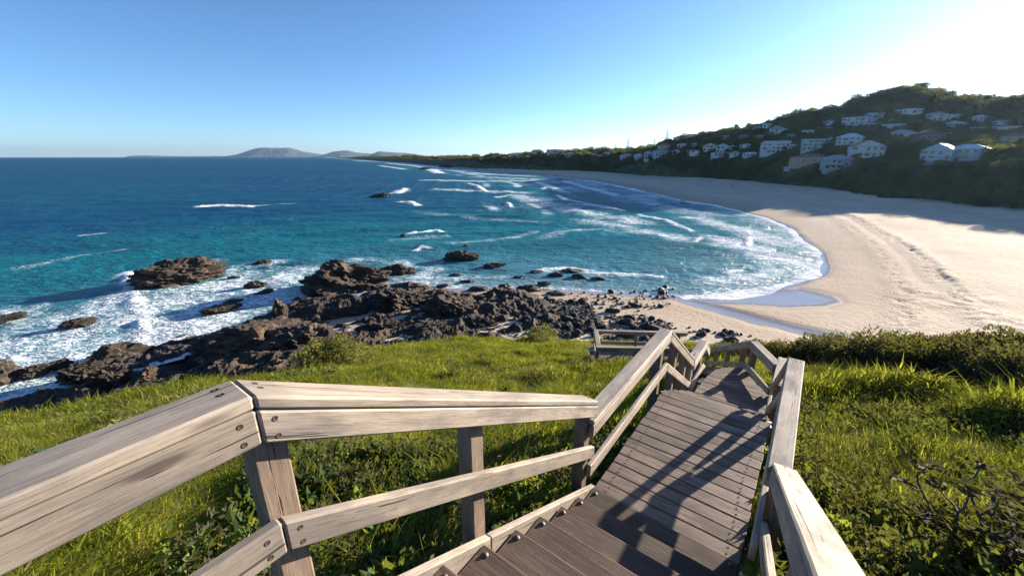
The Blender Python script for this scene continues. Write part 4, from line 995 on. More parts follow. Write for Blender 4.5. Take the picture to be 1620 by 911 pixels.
# the hedge-like band of shrubs above the beach (pixel foot, distance from the slope of the headland)
for i, (x, y, s_) in enumerate([(1150, 566, 0.8), (1185, 566, 0.9), (1215, 568, 1.0), (1250, 572, 1.05), (1285, 574, 1.05), (1320, 578, 1.05), (1355, 583, 1.1), (1390, 588, 1.15), (1425, 592, 1.2), (1462, 597, 1.2), (1500, 602, 1.2), (1540, 608, 1.2), (1580, 614, 1.15), (1618, 622, 1.1), (1660, 632, 1.1),
                               (1340, 568, 1.0), (1400, 572, 1.1), (1450, 576, 1.1), (1500, 580, 1.15), (1550, 584, 1.2), (1600, 590, 1.2), (1650, 598, 1.2), (1280, 566, 0.9), (1235, 564, 0.85), (1430, 566, 1.0), (1520, 570, 1.1), (1600, 576, 1.1), (1120, 566, 0.6)]):
    dd = ray(x, y); Yh = 1.95 / (-dd[2] / dd[1] - 0.40); Yh = min(max(Yh, 5.0), 17.5); X = dd[0] / dd[1] * Yh
    z = head_z(np.array([X]), np.array([Yh]))[0][0]
    put_shrub(HV[i % 4], 'coastal_shrub', 'dense grey-green coastal shrub in the band above the sand right of the stairs', 'shrub', X, Yh, z, rr_.uniform(0, 6.28), (s_ * rr_.uniform(1.15, 1.5), s_ * rr_.uniform(1.15, 1.5), s_ * rr_.uniform(1.05, 1.4)), 'coastal shrubs above the beach')
BUSH = shrub_parts(520, 0.9, 0.9, 1.0, 6500, 0.10, 0.036, M['olive'], 46)
def on_head(x, y, Ymax=25):
    dd = ray(x, y); Y = np.linspace(1.0, Ymax, 500); X = dd[0] / dd[1] * Y; z = head_z(X, Y)[0]; w = np.where(CZ + dd[2] / dd[1] * Y <= z)[0]; i = w[0] if len(w) else -1
    return X[i], Y[i], z[i]
for x, y, Y, s_, lab in ((525, 577, 12.6, 1.3, 'rounded olive-green bush at the edge of the grass above the rocks'), (572, 566, 13.6, 0.75, 'smaller bush beside the rounded olive bush'), (858, 543, 22.3, 1.25, 'brownish twiggy bush at the far edge of the green slope'), (440, 592, 11.2, 0.45, 'low scrubby plant at the cliff edge left of the olive bush')):
    dd = ray(x, y); X = dd[0] / dd[1] * Y; z = head_z(np.array([X]), np.array([Y]))[0][0]
    put_shrub(BUSH, 'bush', lab, 'bush', X, Y, z - 0.15, rr_.uniform(0, 6), (s_ * 1.1, s_, s_))
# dry twiggy shrub in the near right corner
def corner_shrub():
    x, y, z = on_head(1580, 925); e_ = tag(empty('banksia_shrub', (x, y, z)), 'dark-branched shrub with leathery leaf rosettes in the near right corner', 'shrub'); e_.scale = (0.95, 0.95, 0.68)
    r = np.random.default_rng(61); paths, tips = [], []
    for i in range(17):
        a = r.uniform(0, 6.28); p = wander((0.08 * math.cos(a), 0.08 * math.sin(a), -0.1), (math.cos(a) * 0.8, math.sin(a) * 0.8, 0.9), 6, 0.125, 0.017, 0.008, r, 0.26, 0.1); paths.append(p)
        for j in (3, 4, 6, 6):
            q = wander(p[j][0], (r.normal(), r.normal(), 0.6), 4, 0.065, 0.008, 0.004, r, 0.35, 0.12); paths.append(q); tips += [q[-1][0], q[-2][0]]
    C, A, Ls = [], [], []
    for t in tips:
        for k_ in range(11):
            a = r.uniform(0, 6.28); C.append(np.array(t) + r.normal(0, 0.012, 3)); A.append((math.cos(a), math.sin(a), r.uniform(-0.1, 0.9))); Ls.append(r.uniform(0.06, 0.115))
    obj('branch', tube_mesh('branch', paths, M['bark'], 7), e_); obj('foliage', leaf_mesh('foliage', np.array(C), np.array(A), np.array(Ls), np.array(Ls) * 0.34, M['shrub'], 0.2, 62), e_)
corner_shrub()
def small_plants():
    FERN = (rosette(70, 46, 0.085, 0.022, M['herb'], 1.3, 0.22),)
    for (x, y, s_, lab) in ((845, 800, 1.0, 'bright yellow-green plant growing against the left stair stringer'), (1395, 800, 0.9, 'thin dead flower stalk right of the near handrail')):
        X, Y, Z = on_head(x, y)
        if 'stalk' in lab:
            r = np.random.default_rng(64); e_ = tag(empty('dry_plant', (X, Y, Z)), lab, 'plant')
            st = [wander((0, 0, -0.03), (r.normal() * 0.25, r.normal() * 0.25, 1), 6, 0.075, 0.006, 0.003, r, 0.12, 0.1) for _ in range(4)]
            obj('stem', tube_mesh('stem', st, M['bark'], 5), e_)
            C = np.concatenate([np.array(s[-1][0])[None] + r.normal(0, 0.02, (16, 3)) for s in st]); obj('seed_head', leaf_mesh('seed_head', C, r.normal(size=(len(C), 3)) + [0, 0, .5], 0.05, 0.014, M['shrub'], 0.2, 65), e_)
        else:
            e_ = tag(empty('leafy_plant', (X, Y, Z)), lab, 'plant'); e_.scale = (s_,) * 3
            for k_ in range(4): o = obj('leaf_cluster', FERN[0], e_); o.location = (0.09 * math.cos(k_ * 1.6), 0.09 * math.sin(k_ * 1.6), 0.10 + 0.06 * k_); o.rotation_euler = (0.2, 0.1 * k_, k_ * 1.3)
small_plants()

# ------------------------------------------------------------------ houses on the hill
def paint(name, c, rough=0.75, var=0.12, scale=1.5):
    m, nt, b = mat(name); g = G(nt); tc = g.n('TexCoord').outputs['Object']
    n = g.noise(tc, scale, 4, 0.6); g.set(b.inputs['Base Color'], g.mix(g.mr(n, 0.3, 0.7), tuple(v * (1 - var) for v in c), tuple(min(1, v * (1 + var)) for v in c))); b.inputs['Roughness'].default_value = rough
    return m
WALLS = {'white': paint('white_render', (0.50, 0.51, 0.50)), 'cream': paint('cream_render', (0.58, 0.53, 0.43)), 'blue': paint('pale_blue_weatherboard', (0.36, 0.44, 0.49)), 'tan': paint('tan_brick', (0.34, 0.25, 0.17)), 'brown': paint('brown_brick', (0.19, 0.11, 0.075)), 'grey': paint('grey_cladding', (0.30, 0.31, 0.32))}
ROOFS = {'white': paint('white_metal_roof', (0.50, 0.53, 0.56), 0.5), 'grey': paint('grey_metal_roof', (0.26, 0.27, 0.29), 0.5), 'tile': paint('terracotta_roof_tile', (0.22, 0.10, 0.065)), 'dark': paint('charcoal_roof', (0.07, 0.065, 0.065)), 'blue': paint('blue_metal_roof', (0.22, 0.33, 0.42), 0.45)}
m, nt, b = mat('window_glass'); g = G(nt); g.set(b.inputs['Base Color'], g.mix(g.noise(g.n('TexCoord').outputs['Object'], 0.8), (0.02, 0.03, 0.04), (0.06, 0.085, 0.10))); b.inputs['Roughness'].default_value = 0.08; M['glass'] = m
def box(name, x0, x1, y0, y1, z0, z1, m, parent):
    V = [(x, y, z) for z in (z0, z1) for x, y in ((x0, y0), (x1, y0), (x1, y1), (x0, y1))]
    return obj(name, mesh_np(name, V, [(3, 2, 1, 0), (4, 5, 6, 7), (0, 1, 5, 4), (1, 2, 6, 5), (2, 3, 7, 6), (3, 0, 4, 7)], m, False), parent)
HSPOT = []
def house(label, x0, x1, ytop, ybot, storeys, wall, roof, style='hip', yaw=0.0, balcony=False, cat='house', depth=0.75, name='house'):
    c = hit((x0 + x1) / 2, ybot); dist = c[1] * cP + (CZ - c[2]) * sP
    w = (x1 - x0) * dist / FPX; h = (ybot - ytop) * dist / FPX
    w = min(max(w * 0.92, 6.0), 27.0); h = min(max(h * 0.88, 3.2), 10.0); dp = min(max(w * depth, 6), 12)
    rh = {'flat': 0.35, 'hip': 0.28 * h, 'gable': 0.34 * h, 'skillion': 0.16 * h}[style]; hw = h - rh
    az = math.atan2(c[0], c[1]); e_ = empty(name, (c[0] + math.sin(az) * dp * 0.3, c[1] + math.cos(az) * dp * 0.3, c[2] - 0.3), -az + yaw)
    tag(e_, label, cat, 'houses on the hillside'); HSPOT.append((e_.location.x, e_.location.y, max(w, dp) * 0.55))
    hx, hy = w / 2, dp / 2; wm, rm = WALLS[wall], ROOFS[roof]
    wo = box('wall', -hx, hx, -hy, hy, -3.0, hw, wm, e_)
    ov = 0.5
    if style == 'flat': box('roof', -hx - ov, hx + ov, -hy - ov, hy + ov, hw + 0.003, h, rm, e_)
    elif style == 'skillion':
        V = [(-hx - ov, -hy - ov, hw + rh), (hx + ov, -hy - ov, hw + rh), (hx + ov, hy + ov, hw + 0.02), (-hx - ov, hy + ov, hw + 0.02)]; V += [(x, y, z + 0.25) for x, y, z in V]
        obj('roof', mesh_np('roof', V, [(3, 2, 1, 0), (4, 5, 6, 7), (0, 1, 5, 4), (1, 2, 6, 5), (2, 3, 7, 6), (3, 0, 4, 7)], rm, False), e_)
        box('gable_panel', -hx + .01, hx - .01, -hy, -hy + 0.2, hw, hw + rh, wm, e_)
    else:
        ins = min(hy + ov, hx) * (0.95 if style == 'hip' else 0.0)
        if style == 'gable' and yaw > 0.9: pass
        V = [(-hx - ov, -hy - ov, hw), (hx + ov, -hy - ov, hw), (hx + ov, hy + ov, hw), (-hx - ov, hy + ov, hw), (-hx - ov + ins, 0, h), (hx + ov - ins, 0, h), (-hx - ov, -hy - ov, hw - .2), (hx + ov, -hy - ov, hw - .2), (hx + ov, hy + ov, hw - .2), (-hx - ov, hy + ov, hw - .2)]
        if style == 'gable':                                                      # ridge runs away from the sea: the gable end shows
            V[4], V[5] = (0, -hy - ov, h), (0, hy + ov, h)
            F = [(0, 4, 5, 3), (1, 2, 5, 4), (0, 1, 4), (2, 3, 5), (6, 7, 1, 0), (7, 8, 2, 1), (8, 9, 3, 2), (9, 6, 0, 3), (9, 8, 7, 6)]
            gp = [(-hx * 0.92, -hy - ov - 0.02, hw + 0.05), (hx * 0.92, -hy - ov - 0.02, hw + 0.05), (0, -hy - ov - 0.02, h - 0.25)]; gp += [(x, y - 0.05, z) for x, y, z in gp]
            obj('gable_panel', mesh_np('gable_panel', gp, [(0, 1, 2), (5, 4, 3), (0, 3, 4, 1), (1, 4, 5, 2), (2, 5, 3, 0)], wm, False), e_)
        else: F = [(0, 1, 5, 4), (1, 2, 5), (2, 3, 4, 5), (3, 0, 4), (6, 7, 1, 0), (7, 8, 2, 1), (8, 9, 3, 2), (9, 6, 0, 3), (9, 8, 7, 6)]
        obj('roof', mesh_np('roof', V, F, rm, False), e_)
    nw = max(2, int(w / 2.7)); sh = hw / storeys
    for s in range(storeys):
        for i in range(nw):
            if (i * 7 + s * 3 + int(x0)) % 5 == 4: continue
            cx = -hx + (i + 0.5) * w / nw; ww = w / nw * (0.24, 0.33, 0.41, 0.28)[(i * 5 + s * 2 + int(x0)) % 4]; z0 = s * sh + sh * (0.12, 0.34, 0.3)[(i + s + int(x1)) % 3]; z1 = s * sh + sh * 0.8
            wn_ = box('window', cx - ww, cx + ww, -hy - 0.05, -hy + 0.05, z0, z1, ROOFS['white'] if wall in ('brown', 'tan') else WALLS['grey'], e_)
            box('pane', cx - ww + 0.1, cx + ww - 0.1, -hy - 0.07, -hy - 0.052, z0 + 0.1, z1 - 0.1, M['glass'], wn_)
        if balcony and s > 0 or (balcony and storeys == 1):
            bl = box('balcony', -hx + 0.4, hx - 0.4, -hy - 1.5, -hy - 0.002, s * sh - 0.25, s * sh - 0.02, WALLS['white'], e_)
            for i in range(max(3, int(w / 2.2)) + 1):
                px_ = -hx + 0.45 + (w - 0.9) * i / max(3, int(w / 2.2)); box('baluster', px_ - 0.05, px_ + 0.05, -hy - 1.48, -hy - 1.38, s * sh - 0.019, s * sh + 0.95, WALLS['white'], bl)
            box('railing', -hx + 0.4, hx - 0.4, -hy - 1.49, -hy - 1.37, s * sh + 0.951, s * sh + 1.05, WALLS['white'], bl)
    return e_
HOUSES = [
 ('low white house at the left end of the ridge', 1066, 1086, 211, 222, 1, 'white', 'grey', 'hip', 0), ('small white house beside the leftmost ridge house', 1087, 1103, 209, 218, 1, 'white', 'white', 'skillion', 0),
 ('grey ridge house between the white houses and the brown one', 1114, 1127, 203, 211, 1, 'grey', 'dark', 'hip', 0), ('brown two-storey house on the ridge with a hip roof', 1188, 1206, 195, 209, 2, 'tan', 'dark', 'hip', 1),
 ('narrow white house right of the brown ridge house', 1207, 1220, 195, 206, 2, 'white', 'white', 'flat', 0), ('tall stepped white house below the ridge', 1217, 1236, 198, 215, 3, 'white', 'grey', 'hip', 1),
 ('small white annexe right of the tall stepped house', 1237, 1248, 203, 211, 1, 'white', 'white', 'hip', 0), ('white three-storey apartment block with balconies in the middle of the slope', 1204, 1244, 222, 242, 3, 'white', 'white', 'skillion', 1),
 ('pale blue multi-level house right of the white apartments', 1268, 1305, 219, 238, 3, 'blue', 'white', 'flat', 1), ('low white roof high above the pale blue house', 1270, 1287, 206, 213, 1, 'white', 'white', 'skillion', 0),
 ('long pale roof half hidden in the trees', 1293, 1312, 202, 209, 1, 'white', 'blue', 'skillion', 0), ('white house tucked under the steep wooded slope', 1304, 1321, 189, 200, 2, 'white', 'grey', 'hip', 0),
 ('flat-roofed house on the skyline left of the summit', 1304, 1345, 160, 169, 1, 'grey', 'grey', 'hip', 0), ('pale gabled house above the lowest row', 1132, 1151, 226, 240, 2, 'white', 'grey', 'gable', 1),
 ('white house with a brown gable left of the pale gabled house', 1110, 1131, 226, 239, 2, 'cream', 'tile', 'gable', 0), ('pale low house in the left lower row', 1087, 1106, 234, 247, 2, 'cream', 'dark', 'hip', 0),
 ('long white villa at the foot of the slope', 1124, 1153, 239, 249, 1, 'white', 'grey', 'hip', 1), ('small house with a dark roof beside the long white villa', 1154, 1171, 238, 248, 1, 'white', 'dark', 'gable', 0),
 ('long white single-storey house at the right of the lowest row', 1176, 1199, 240, 248, 1, 'white', 'white', 'hip', 0), ('blue and white house at the left end of the slope', 1033, 1056, 238, 247, 2, 'blue', 'white', 'skillion', 1),
 ('bluish house below the twin pines', 1018, 1031, 238, 252, 2, 'blue', 'blue', 'hip', 0), ('tan house above the blue and white house', 1040, 1060, 226, 237, 1, 'tan', 'tile', 'hip', 0),
 ('broad house with a low brown roof behind the dune', 1253, 1303, 243, 260, 1, 'tan', 'tile', 'hip', 0), ('large grey house at the foot of the hill', 1301, 1341, 244, 268, 2, 'grey', 'grey', 'hip', 1),
 ('square white-fronted house high on the slope', 1334, 1365, 185, 204, 3, 'white', 'white', 'flat', 1), ('long white house just below the summit trees', 1418, 1454, 171, 181, 1, 'white', 'white', 'hip', 0),
 ('pale house with a terrace right of the summit', 1462, 1493, 177, 193, 2, 'cream', 'grey', 'hip', 1), ('pale blue gabled house below the summit', 1495, 1523, 191, 204, 2, 'blue', 'white', 'gable', 0),
 ('white-roofed house behind the big pine', 1397, 1426, 196, 207, 1, 'white', 'white', 'skillion', 0), ('white house with a dark side wing in mid slope', 1407, 1438, 203, 225, 2, 'white', 'grey', 'hip', 1),
 ('dark brown house with a wide gable', 1441, 1481, 204, 228, 2, 'brown', 'dark', 'gable', 0), ('big pale blue gabled house nearest the beach', 1462, 1502, 223, 260, 3, 'blue', 'grey', 'gable', 1), ('long pale wing with balconies right of the big blue gable', 1503, 1551, 226, 254, 2, 'blue', 'white', 'hip', 1),
 ('tan and white gabled house left of the brick wall', 1344, 1389, 219, 249, 2, 'white', 'tile', 'gable', 1), ('white terraced house left of the tan gabled house', 1325, 1359, 209, 234, 3, 'white', 'white', 'hip', 1),
 ('long white-roofed house near the right picture edge', 1558, 1604, 200, 210, 1, 'cream', 'white', 'skillion', 0), ('brown-roofed house at the right picture edge', 1588, 1622, 207, 226, 1, 'tan', 'tile', 'hip', 0),
 ('small grey shed-like house at the foot of the slope', 1320, 1342, 251, 266, 1, 'grey', 'grey', 'hip', 0),
 ('far pale house at the left end of the low coast', 804, 828, 242, 250, 1, 'cream', 'grey', 'hip', 0), ('far white house on the low ridge', 841, 862, 238, 247, 2, 'white', 'grey', 'hip', 0), ('far terrace of pale flats on the low ridge', 864, 892, 236, 246, 2, 'cream', 'dark', 'skillion', 0),
 ('far white house right of the pale flats', 893, 915, 241, 248, 1, 'white', 'grey', 'hip', 0), ('small far house alone in the trees', 943, 955, 245, 250, 1, 'blue', 'white', 'flat', 0), ('far blue house below the slender pine', 981, 1001, 242, 252, 2, 'blue', 'grey', 'hip', 0), ('far bluish house right of the slender pine', 1003, 1017, 243, 252, 2, 'blue', 'white', 'hip', 0), ('far low house among pines on the rise', 955, 975, 238, 245, 1, 'cream', 'tile', 'hip', 0)]
for h_ in HOUSES: house(*h_[:9], yaw=((h_[1] * 13) % 17 - 8) * 0.04, balcony=bool(h_[9]))
SMALL = [('small pale cottage above the lowest row, left part of the slope', 1072, 1086, 226, 234, 'cream', 'grey', 'hip'), ('little white house under the tall ridge pine', 1062, 1074, 236, 244, 'white', 'dark', 'gable'), ('half hidden grey roof below the ridge, left part', 1140, 1156, 214, 221, 'grey', 'grey', 'hip'),
 ('half hidden white house left of the apartments', 1172, 1188, 226, 234, 'white', 'grey', 'hip'), ('half hidden tan house above the apartments', 1196, 1214, 212, 220, 'tan', 'tile', 'hip'), ('small blue roofed house right of the apartments', 1248, 1263, 228, 237, 'white', 'blue', 'gable'),
 ('half hidden house left of the square white-fronted house', 1308, 1326, 212, 221, 'cream', 'dark', 'hip'), ('small grey house under the square white-fronted house', 1366, 1382, 205, 214, 'grey', 'grey', 'skillion'), ('half hidden tile-roofed house below the long summit house', 1436, 1454, 188, 197, 'cream', 'tile', 'hip'),
 ('small white house right of the dark brown gable', 1484, 1504, 210, 220, 'white', 'white', 'skillion'), ('half hidden grey house right of the pale blue gable', 1526, 1546, 200, 209, 'grey', 'grey', 'hip'), ('small cream house above the parked cars', 1548, 1564, 211, 220, 'cream', 'dark', 'gable'), ('half hidden white house at the right edge of the slope', 1570, 1590, 190, 198, 'white', 'grey', 'hip'), ('small tan house low at the right edge', 1604, 1622, 232, 242, 'tan', 'dark', 'hip')]
HR = np.random.default_rng(33); TAKEN = [(h_[1], h_[2], h_[3], h_[4]) for h_ in HOUSES + [(q[0],) + q[1:] for q in SMALL]]; EXTRA = 0
while EXTRA < 26:
    x_ = HR.uniform(1070, 1610); lo_ = np.interp(x_, [1070, 1200, 1340, 1420, 1480, 1610], [226, 212, 185, 185, 182, 188]); y_ = HR.uniform(lo_ + 6, min(lo_ + 45, 248)); w_ = HR.uniform(13, 26); h2 = w_ * HR.uniform(0.4, 0.6)
    if any(x_ - w_ / 2 < b_ + 1 and x_ + w_ / 2 > a_ - 1 and y_ - h2 < d_ + 1 and y_ > c_ - 1 for a_, b_, c_, d_ in TAKEN): EXTRA += 0.05; continue
    TAKEN.append((x_ - w_ / 2, x_ + w_ / 2, y_ - h2, y_)); EXTRA += 1
    house('small house half hidden among the trees of the hillside', x_ - w_ / 2, x_ + w_ / 2, y_ - h2, y_, 1 + int(h2 > 9), str(HR.choice(['white', 'cream', 'tan', 'grey', 'blue', 'brown'])), str(HR.choice(['tile', 'grey', 'dark', 'white', 'blue'])), str(HR.choice(['hip', 'gable', 'hip', 'skillion'])), yaw=HR.uniform(-0.5, 0.5))
for h_ in SMALL: house(h_[0], h_[1], h_[2], h_[3], h_[4], 1 + (h_[4] - h_[3] > 8), h_[5], h_[6], h_[7], yaw=((h_[1] * 7) % 13 - 6) * 0.07)
WALLS['tower'] = paint('tower_paint', (0.62, 0.66, 0.66)); 
def lifeguard_tower():
    c = hit(1243, 275); az = math.atan2(c[0], c[1]); e_ = tag(empty('lifeguard_tower', (c[0], c[1], c[2]), -az), 'small pale blue lifeguard hut on stilts at the top of the beach', 'hut')
    for sx in (-1.3, 1.3):
        for sy in (-1.3, 1.3): box('leg', sx - .1, sx + .1, sy - .1, sy + .1, -1.5, 1.4, WALLS['white'], e_)
    box('floor', -1.9, 1.9, -1.9, 1.9, 1.402, 1.55, WALLS['white'], e_); box('wall', -1.5, 1.5, -1.4, 1.4, 1.552, 3.7, WALLS['tower'], e_)
    for cx in (-0.75, 0.75):
        w_ = box('window', cx - .5, cx + .5, -1.46, -1.402, 2.3, 3.3, WALLS['white'], e_); box('pane', cx - .42, cx + .42, -1.48, -1.462, 2.38, 3.22, M['glass'], w_)
    box('roof', -2.2, 2.2, -2.1, 2.1, 3.702, 3.95, ROOFS['white'], e_)
    HSPOT.append((c[0], c[1], 5))
lifeguard_tower()
NHOUSE = len(HSPOT) - 1
for px_, py_, col_, lab in ((1572, 229, 'white', 'white car parked on the slope below the long white-roofed house'), (1590, 232, 'blue', 'pale car parked right of the white one')):
    c = hit(px_, py_); az = math.atan2(c[0], c[1]); e_ = tag(empty('parked_car', (c[0], c[1], c[2] + 0.1), -az + 0.2), lab, 'car'); HSPOT.append((c[0], c[1], 4))
    pr = [(-2.1, .35), (2.1, .35), (2.15, .8), (1.2, .95), (-2.1, .95)]; V = [(x, y, z) for y in (-.85, .85) for x, z in pr]
    obj('body', mesh_np('body', V, [(0, 1, 2, 3, 4), (9, 8, 7, 6, 5)] + [(i, 5 + i, 5 + (i + 1) % 5, (i + 1) % 5) for i in range(5)], WALLS[col_], False), e_)
    pr = [(1.1, .952), (0.5, 1.45), (-1.3, 1.45), (-1.9, .952)]; V = [(x, y, z) for y in (-.74, .74) for x, z in pr]
    obj('cabin', mesh_np('cabin', V, [(0, 1, 2, 3), (7, 6, 5, 4)] + [(i, 4 + i, 4 + (i + 1) % 4, (i + 1) % 4) for i in range(4)], M['glass'], False), e_)
    for wx in (-1.35, 1.35):
        for wy in (-.8, .8): V = [(wx + .33 * math.cos(t), wy + s, .33 + .33 * math.sin(t)) for s in (-.1, .1) for t in [i * .524 for i in range(12)]]; obj('wheel', mesh_np('wheel', V, [tuple(range(11, -1, -1)), tuple(range(12, 24))] + [(i, (i + 1) % 12, 12 + (i + 1) % 12, 12 + i) for i in range(12)], ROOFS['dark'], False), e_)
# terracotta retaining wall and two leaning poles
def hill_wall():
    A_, B_ = hit(1384, 244), hit(1424, 243); d = Vector(B_ - A_); L = d.length; e_ = tag(empty('retaining_wall', tuple(A_)), 'terracotta retaining wall below the houses in mid slope', 'wall')
    o = box('wall_panel', 0, L, -.15, .15, -1, 2.2, WALLS['brown'], e_); box('coping', -.1, L + .1, -.22, .22, 2.202, 2.35, ROOFS['tile'], e_); e_.rotation_euler = (0, 0, math.atan2(d.y, d.x))
hill_wall()
for px_, py_, lab in ((1493, 212, 'leaning power pole left of the blue gabled house'), (1519, 222, 'leaning power pole above the long pale wing')):
    c = hit(px_, py_); e_ = tag(empty('power_pole', tuple(c)), lab, 'pole'); e_.rotation_euler = (0, 0.15, 0)
    obj('shaft', tube_mesh('shaft', [[((0, 0, -1), .18), ((0, 0, 9.5), .13)]], M['bark'], 7), e_); box('crossarm', -1.1, 1.1, -.08, .08, 8.6, 8.8, M['bark'], e_)

# ------------------------------------------------------------------ trees
def crown(seed, n, size, m, flat=0.75, nclump=34):
    r = np.random.default_rng(seed); cc = r.normal(size=(nclump, 3)); cc /= np.linalg.norm(cc, axis=1, keepdims=True); cc[:, 2] = cc[:, 2] * 0.8 + 0.25
    cc *= r.uniform(0.45, 0.85, nclump)[:, None] * np.array([1, 1, flat]); cr = r.uniform(0.2, 0.36, nclump)
    k = r.integers(0, nclump, n); d = r.normal(size=(n, 3)); d /= np.linalg.norm(d, axis=1, keepdims=True)
    C = cc[k] + d * (cr[k] * r.uniform(0.6, 1.0, n))[:, None]; C[:, 2] += 0.7
    return leaf_mesh('crown', C, d + np.array([0, 0, .4]) + r.normal(0, .5, (n, 3)), size * r.uniform(.6, 1.3, n), size * 0.7 * r.uniform(.6, 1.2, n), m, 0.15, seed)
TREES = [crown(600 + i, 950, 0.20, M['tree'], 0.7 + 0.1 * (i % 3)) for i in range(5)]
def plant_forest():
    r = np.random.default_rng(24); parts = []
    for n, r0, r1, a0, a1, sp in ((34000, 100, 560, 8, 80, 1), (9000, 540, 1000, -12, 40, 1), (9000, 1000, 4500, -26, 10, 1)):
        X, Y = spread(n, r0, r1, a0, a1, r); v = signed(X, Y, VEG, VEGCLOSE); R = np.hypot(X, Y)
        ok = (v > 1.0) & ((R < 560) | (v < 0.28 * R)); X, Y, v, R = X[ok], Y[ok], v[ok], R[ok]
        for hx, hy, hr in HSPOT:
            # keep houses, and the view over the trees in front of them, clear
            ux, uy = hx / math.hypot(hx, hy), hy / math.hypot(hx, hy); al = (X - hx) * ux + (Y - hy) * uy; ac = np.abs((X - hx) * uy - (Y - hy) * ux)
            k = ~((np.hypot(X - hx, Y - hy) < hr * 0.9 + 0.8) | ((al < 0) & (al > -hr - 5) & (ac < hr * 0.75) & (r.random(len(X)) < 0.8))); X, Y, v, R = X[k], Y[k], v[k], R[k]
        gap = fbm(P3(X, Y, 0.03), 3, 97); keep = (gap > -0.35) | (r.random(len(X)) < 0.4); X, Y, v, R = X[keep], Y[keep], v[keep], R[keep]
        z = hill_z(X, Y); n = len(X)
        s = r.uniform(1.5, 3.0, n) * (0.62 + 0.38 * sstep(2, 40, v)) * np.where(R > 560, 1.45, 1.0) * np.where(R > 1000, 1.6, 1.0)
        s = np.where(z > 50, s * 1.2, s) * np.where(r.random(n) < 0.13, 1.7, 1.0)
        for hx, hy, hr in HSPOT:
            ux, uy = hx / math.hypot(hx, hy), hy / math.hypot(hx, hy); al = (X - hx) * ux + (Y - hy) * uy; ac = np.abs((X - hx) * uy - (Y - hy) * ux)
            s = np.where((al < 0) & (al > -hr - 9) & (ac < hr), s * 0.55, s)
        parts.append((np.stack([X, Y, z - 0.25 * s], 1), s))
    Q, qs = [], []
    for hx, hy, hr in HSPOT[:NHOUSE]:                                            # garden trees beside and bushes in front of every house
        L_ = math.hypot(hx, hy); ux, uy = hx / L_, hy / L_
        for _ in range(13):
            al = r.uniform(-hr - 4.5, hr); ac = r.choice([-1, 1]) * r.uniform(hr * 0.75, hr + 4) if al > -hr * 0.8 else r.uniform(-hr - 2, hr + 2)
            Q.append((hx + ux * al + uy * ac, hy + uy * al - ux * ac)); qs.append(r.uniform(1.3, 2.6) if al > -hr * 0.8 else r.uniform(0.6, 1.2))
    Q = np.array(Q); qs = np.array(qs); parts.append((np.stack([Q[:, 0], Q[:, 1], hill_z(Q[:, 0], Q[:, 1]) - 0.2 * qs], 1), qs))
    P = np.concatenate([p[0] for p in parts]); s = np.concatenate([p[1] for p in parts]); n = len(s)
    scatter('coastal_forest', P, np.stack([r.normal(0, .08, n), r.normal(0, .08, n), r.uniform(0, 6.28, n)], 1), np.stack([s, s, s * r.uniform(.75, 1.2, n)], 1), r.integers(0, 5, n), TREES, 'dense dark coastal scrub forest clothing the hill and the low far coast', 'forest')
plant_forest()
def tree_thing(label, px, ytop, ybase, wpx, name='hill_tree', i=0, Yd=None):
    c = hit(px, ybase) if Yd is None else at_Y(px, ybase, Yd); dist = c[1] * cP + (CZ - c[2]) * sP; h = (ybase - ytop) * dist / FPX; w = wpx * dist / FPX
    e_ = tag(empty(name, tuple(c), i * 1.1), label, 'tree'); o = obj('crown', TREES[i % 5], e_); o.scale = (w / 2, w / 2, h * 0.36); o.location = (0, 0, h * 0.42)
    r = np.random.default_rng(i); obj('trunk', tube_mesh('trunk', [[((0, 0, -1), .22), ((.1, 0, h * .3), .18), ((0.1, 0.1, h * .75), .08)]] + [wander((0.05, 0, h * .4), (r.normal(), r.normal(), 1), 4, h * .1, .1, .04, r) for _ in range(3)], M['bark'], 6), e_)
for i, (x, yt, yb, w, lab) in enumerate([(1420, 139, 160, 44, 'broad tree crowning the summit of the hill'), (1385, 148, 168, 34, 'round tree left of the summit tree'), (1460, 147, 168, 42, 'spreading tree right of the summit tree'), (1500, 154, 176, 36, 'tree on the skyline two along from the summit'), (1533, 152, 182, 20, 'narrow tree standing clear at the dip in the skyline'), (1570, 158, 180, 34, 'flat-topped tree right of the skyline dip'),
        (1605, 153, 180, 46, 'dense tree at the right end of the skyline'), (1351, 152, 174, 18, 'wind-bent tree on the skyline left of the summit'), (1163, 197, 212, 8, 'slim tree on the lower ridge'), (1240, 184, 200, 34, 'rounded tree where the ridge starts to rise'), (1185, 198, 212, 10, 'small tree left of the brown ridge house'), (1275, 176, 192, 30, 'bushy tree on the rising ridge')]): tree_thing(lab, x, yt, yb, w, i=i)
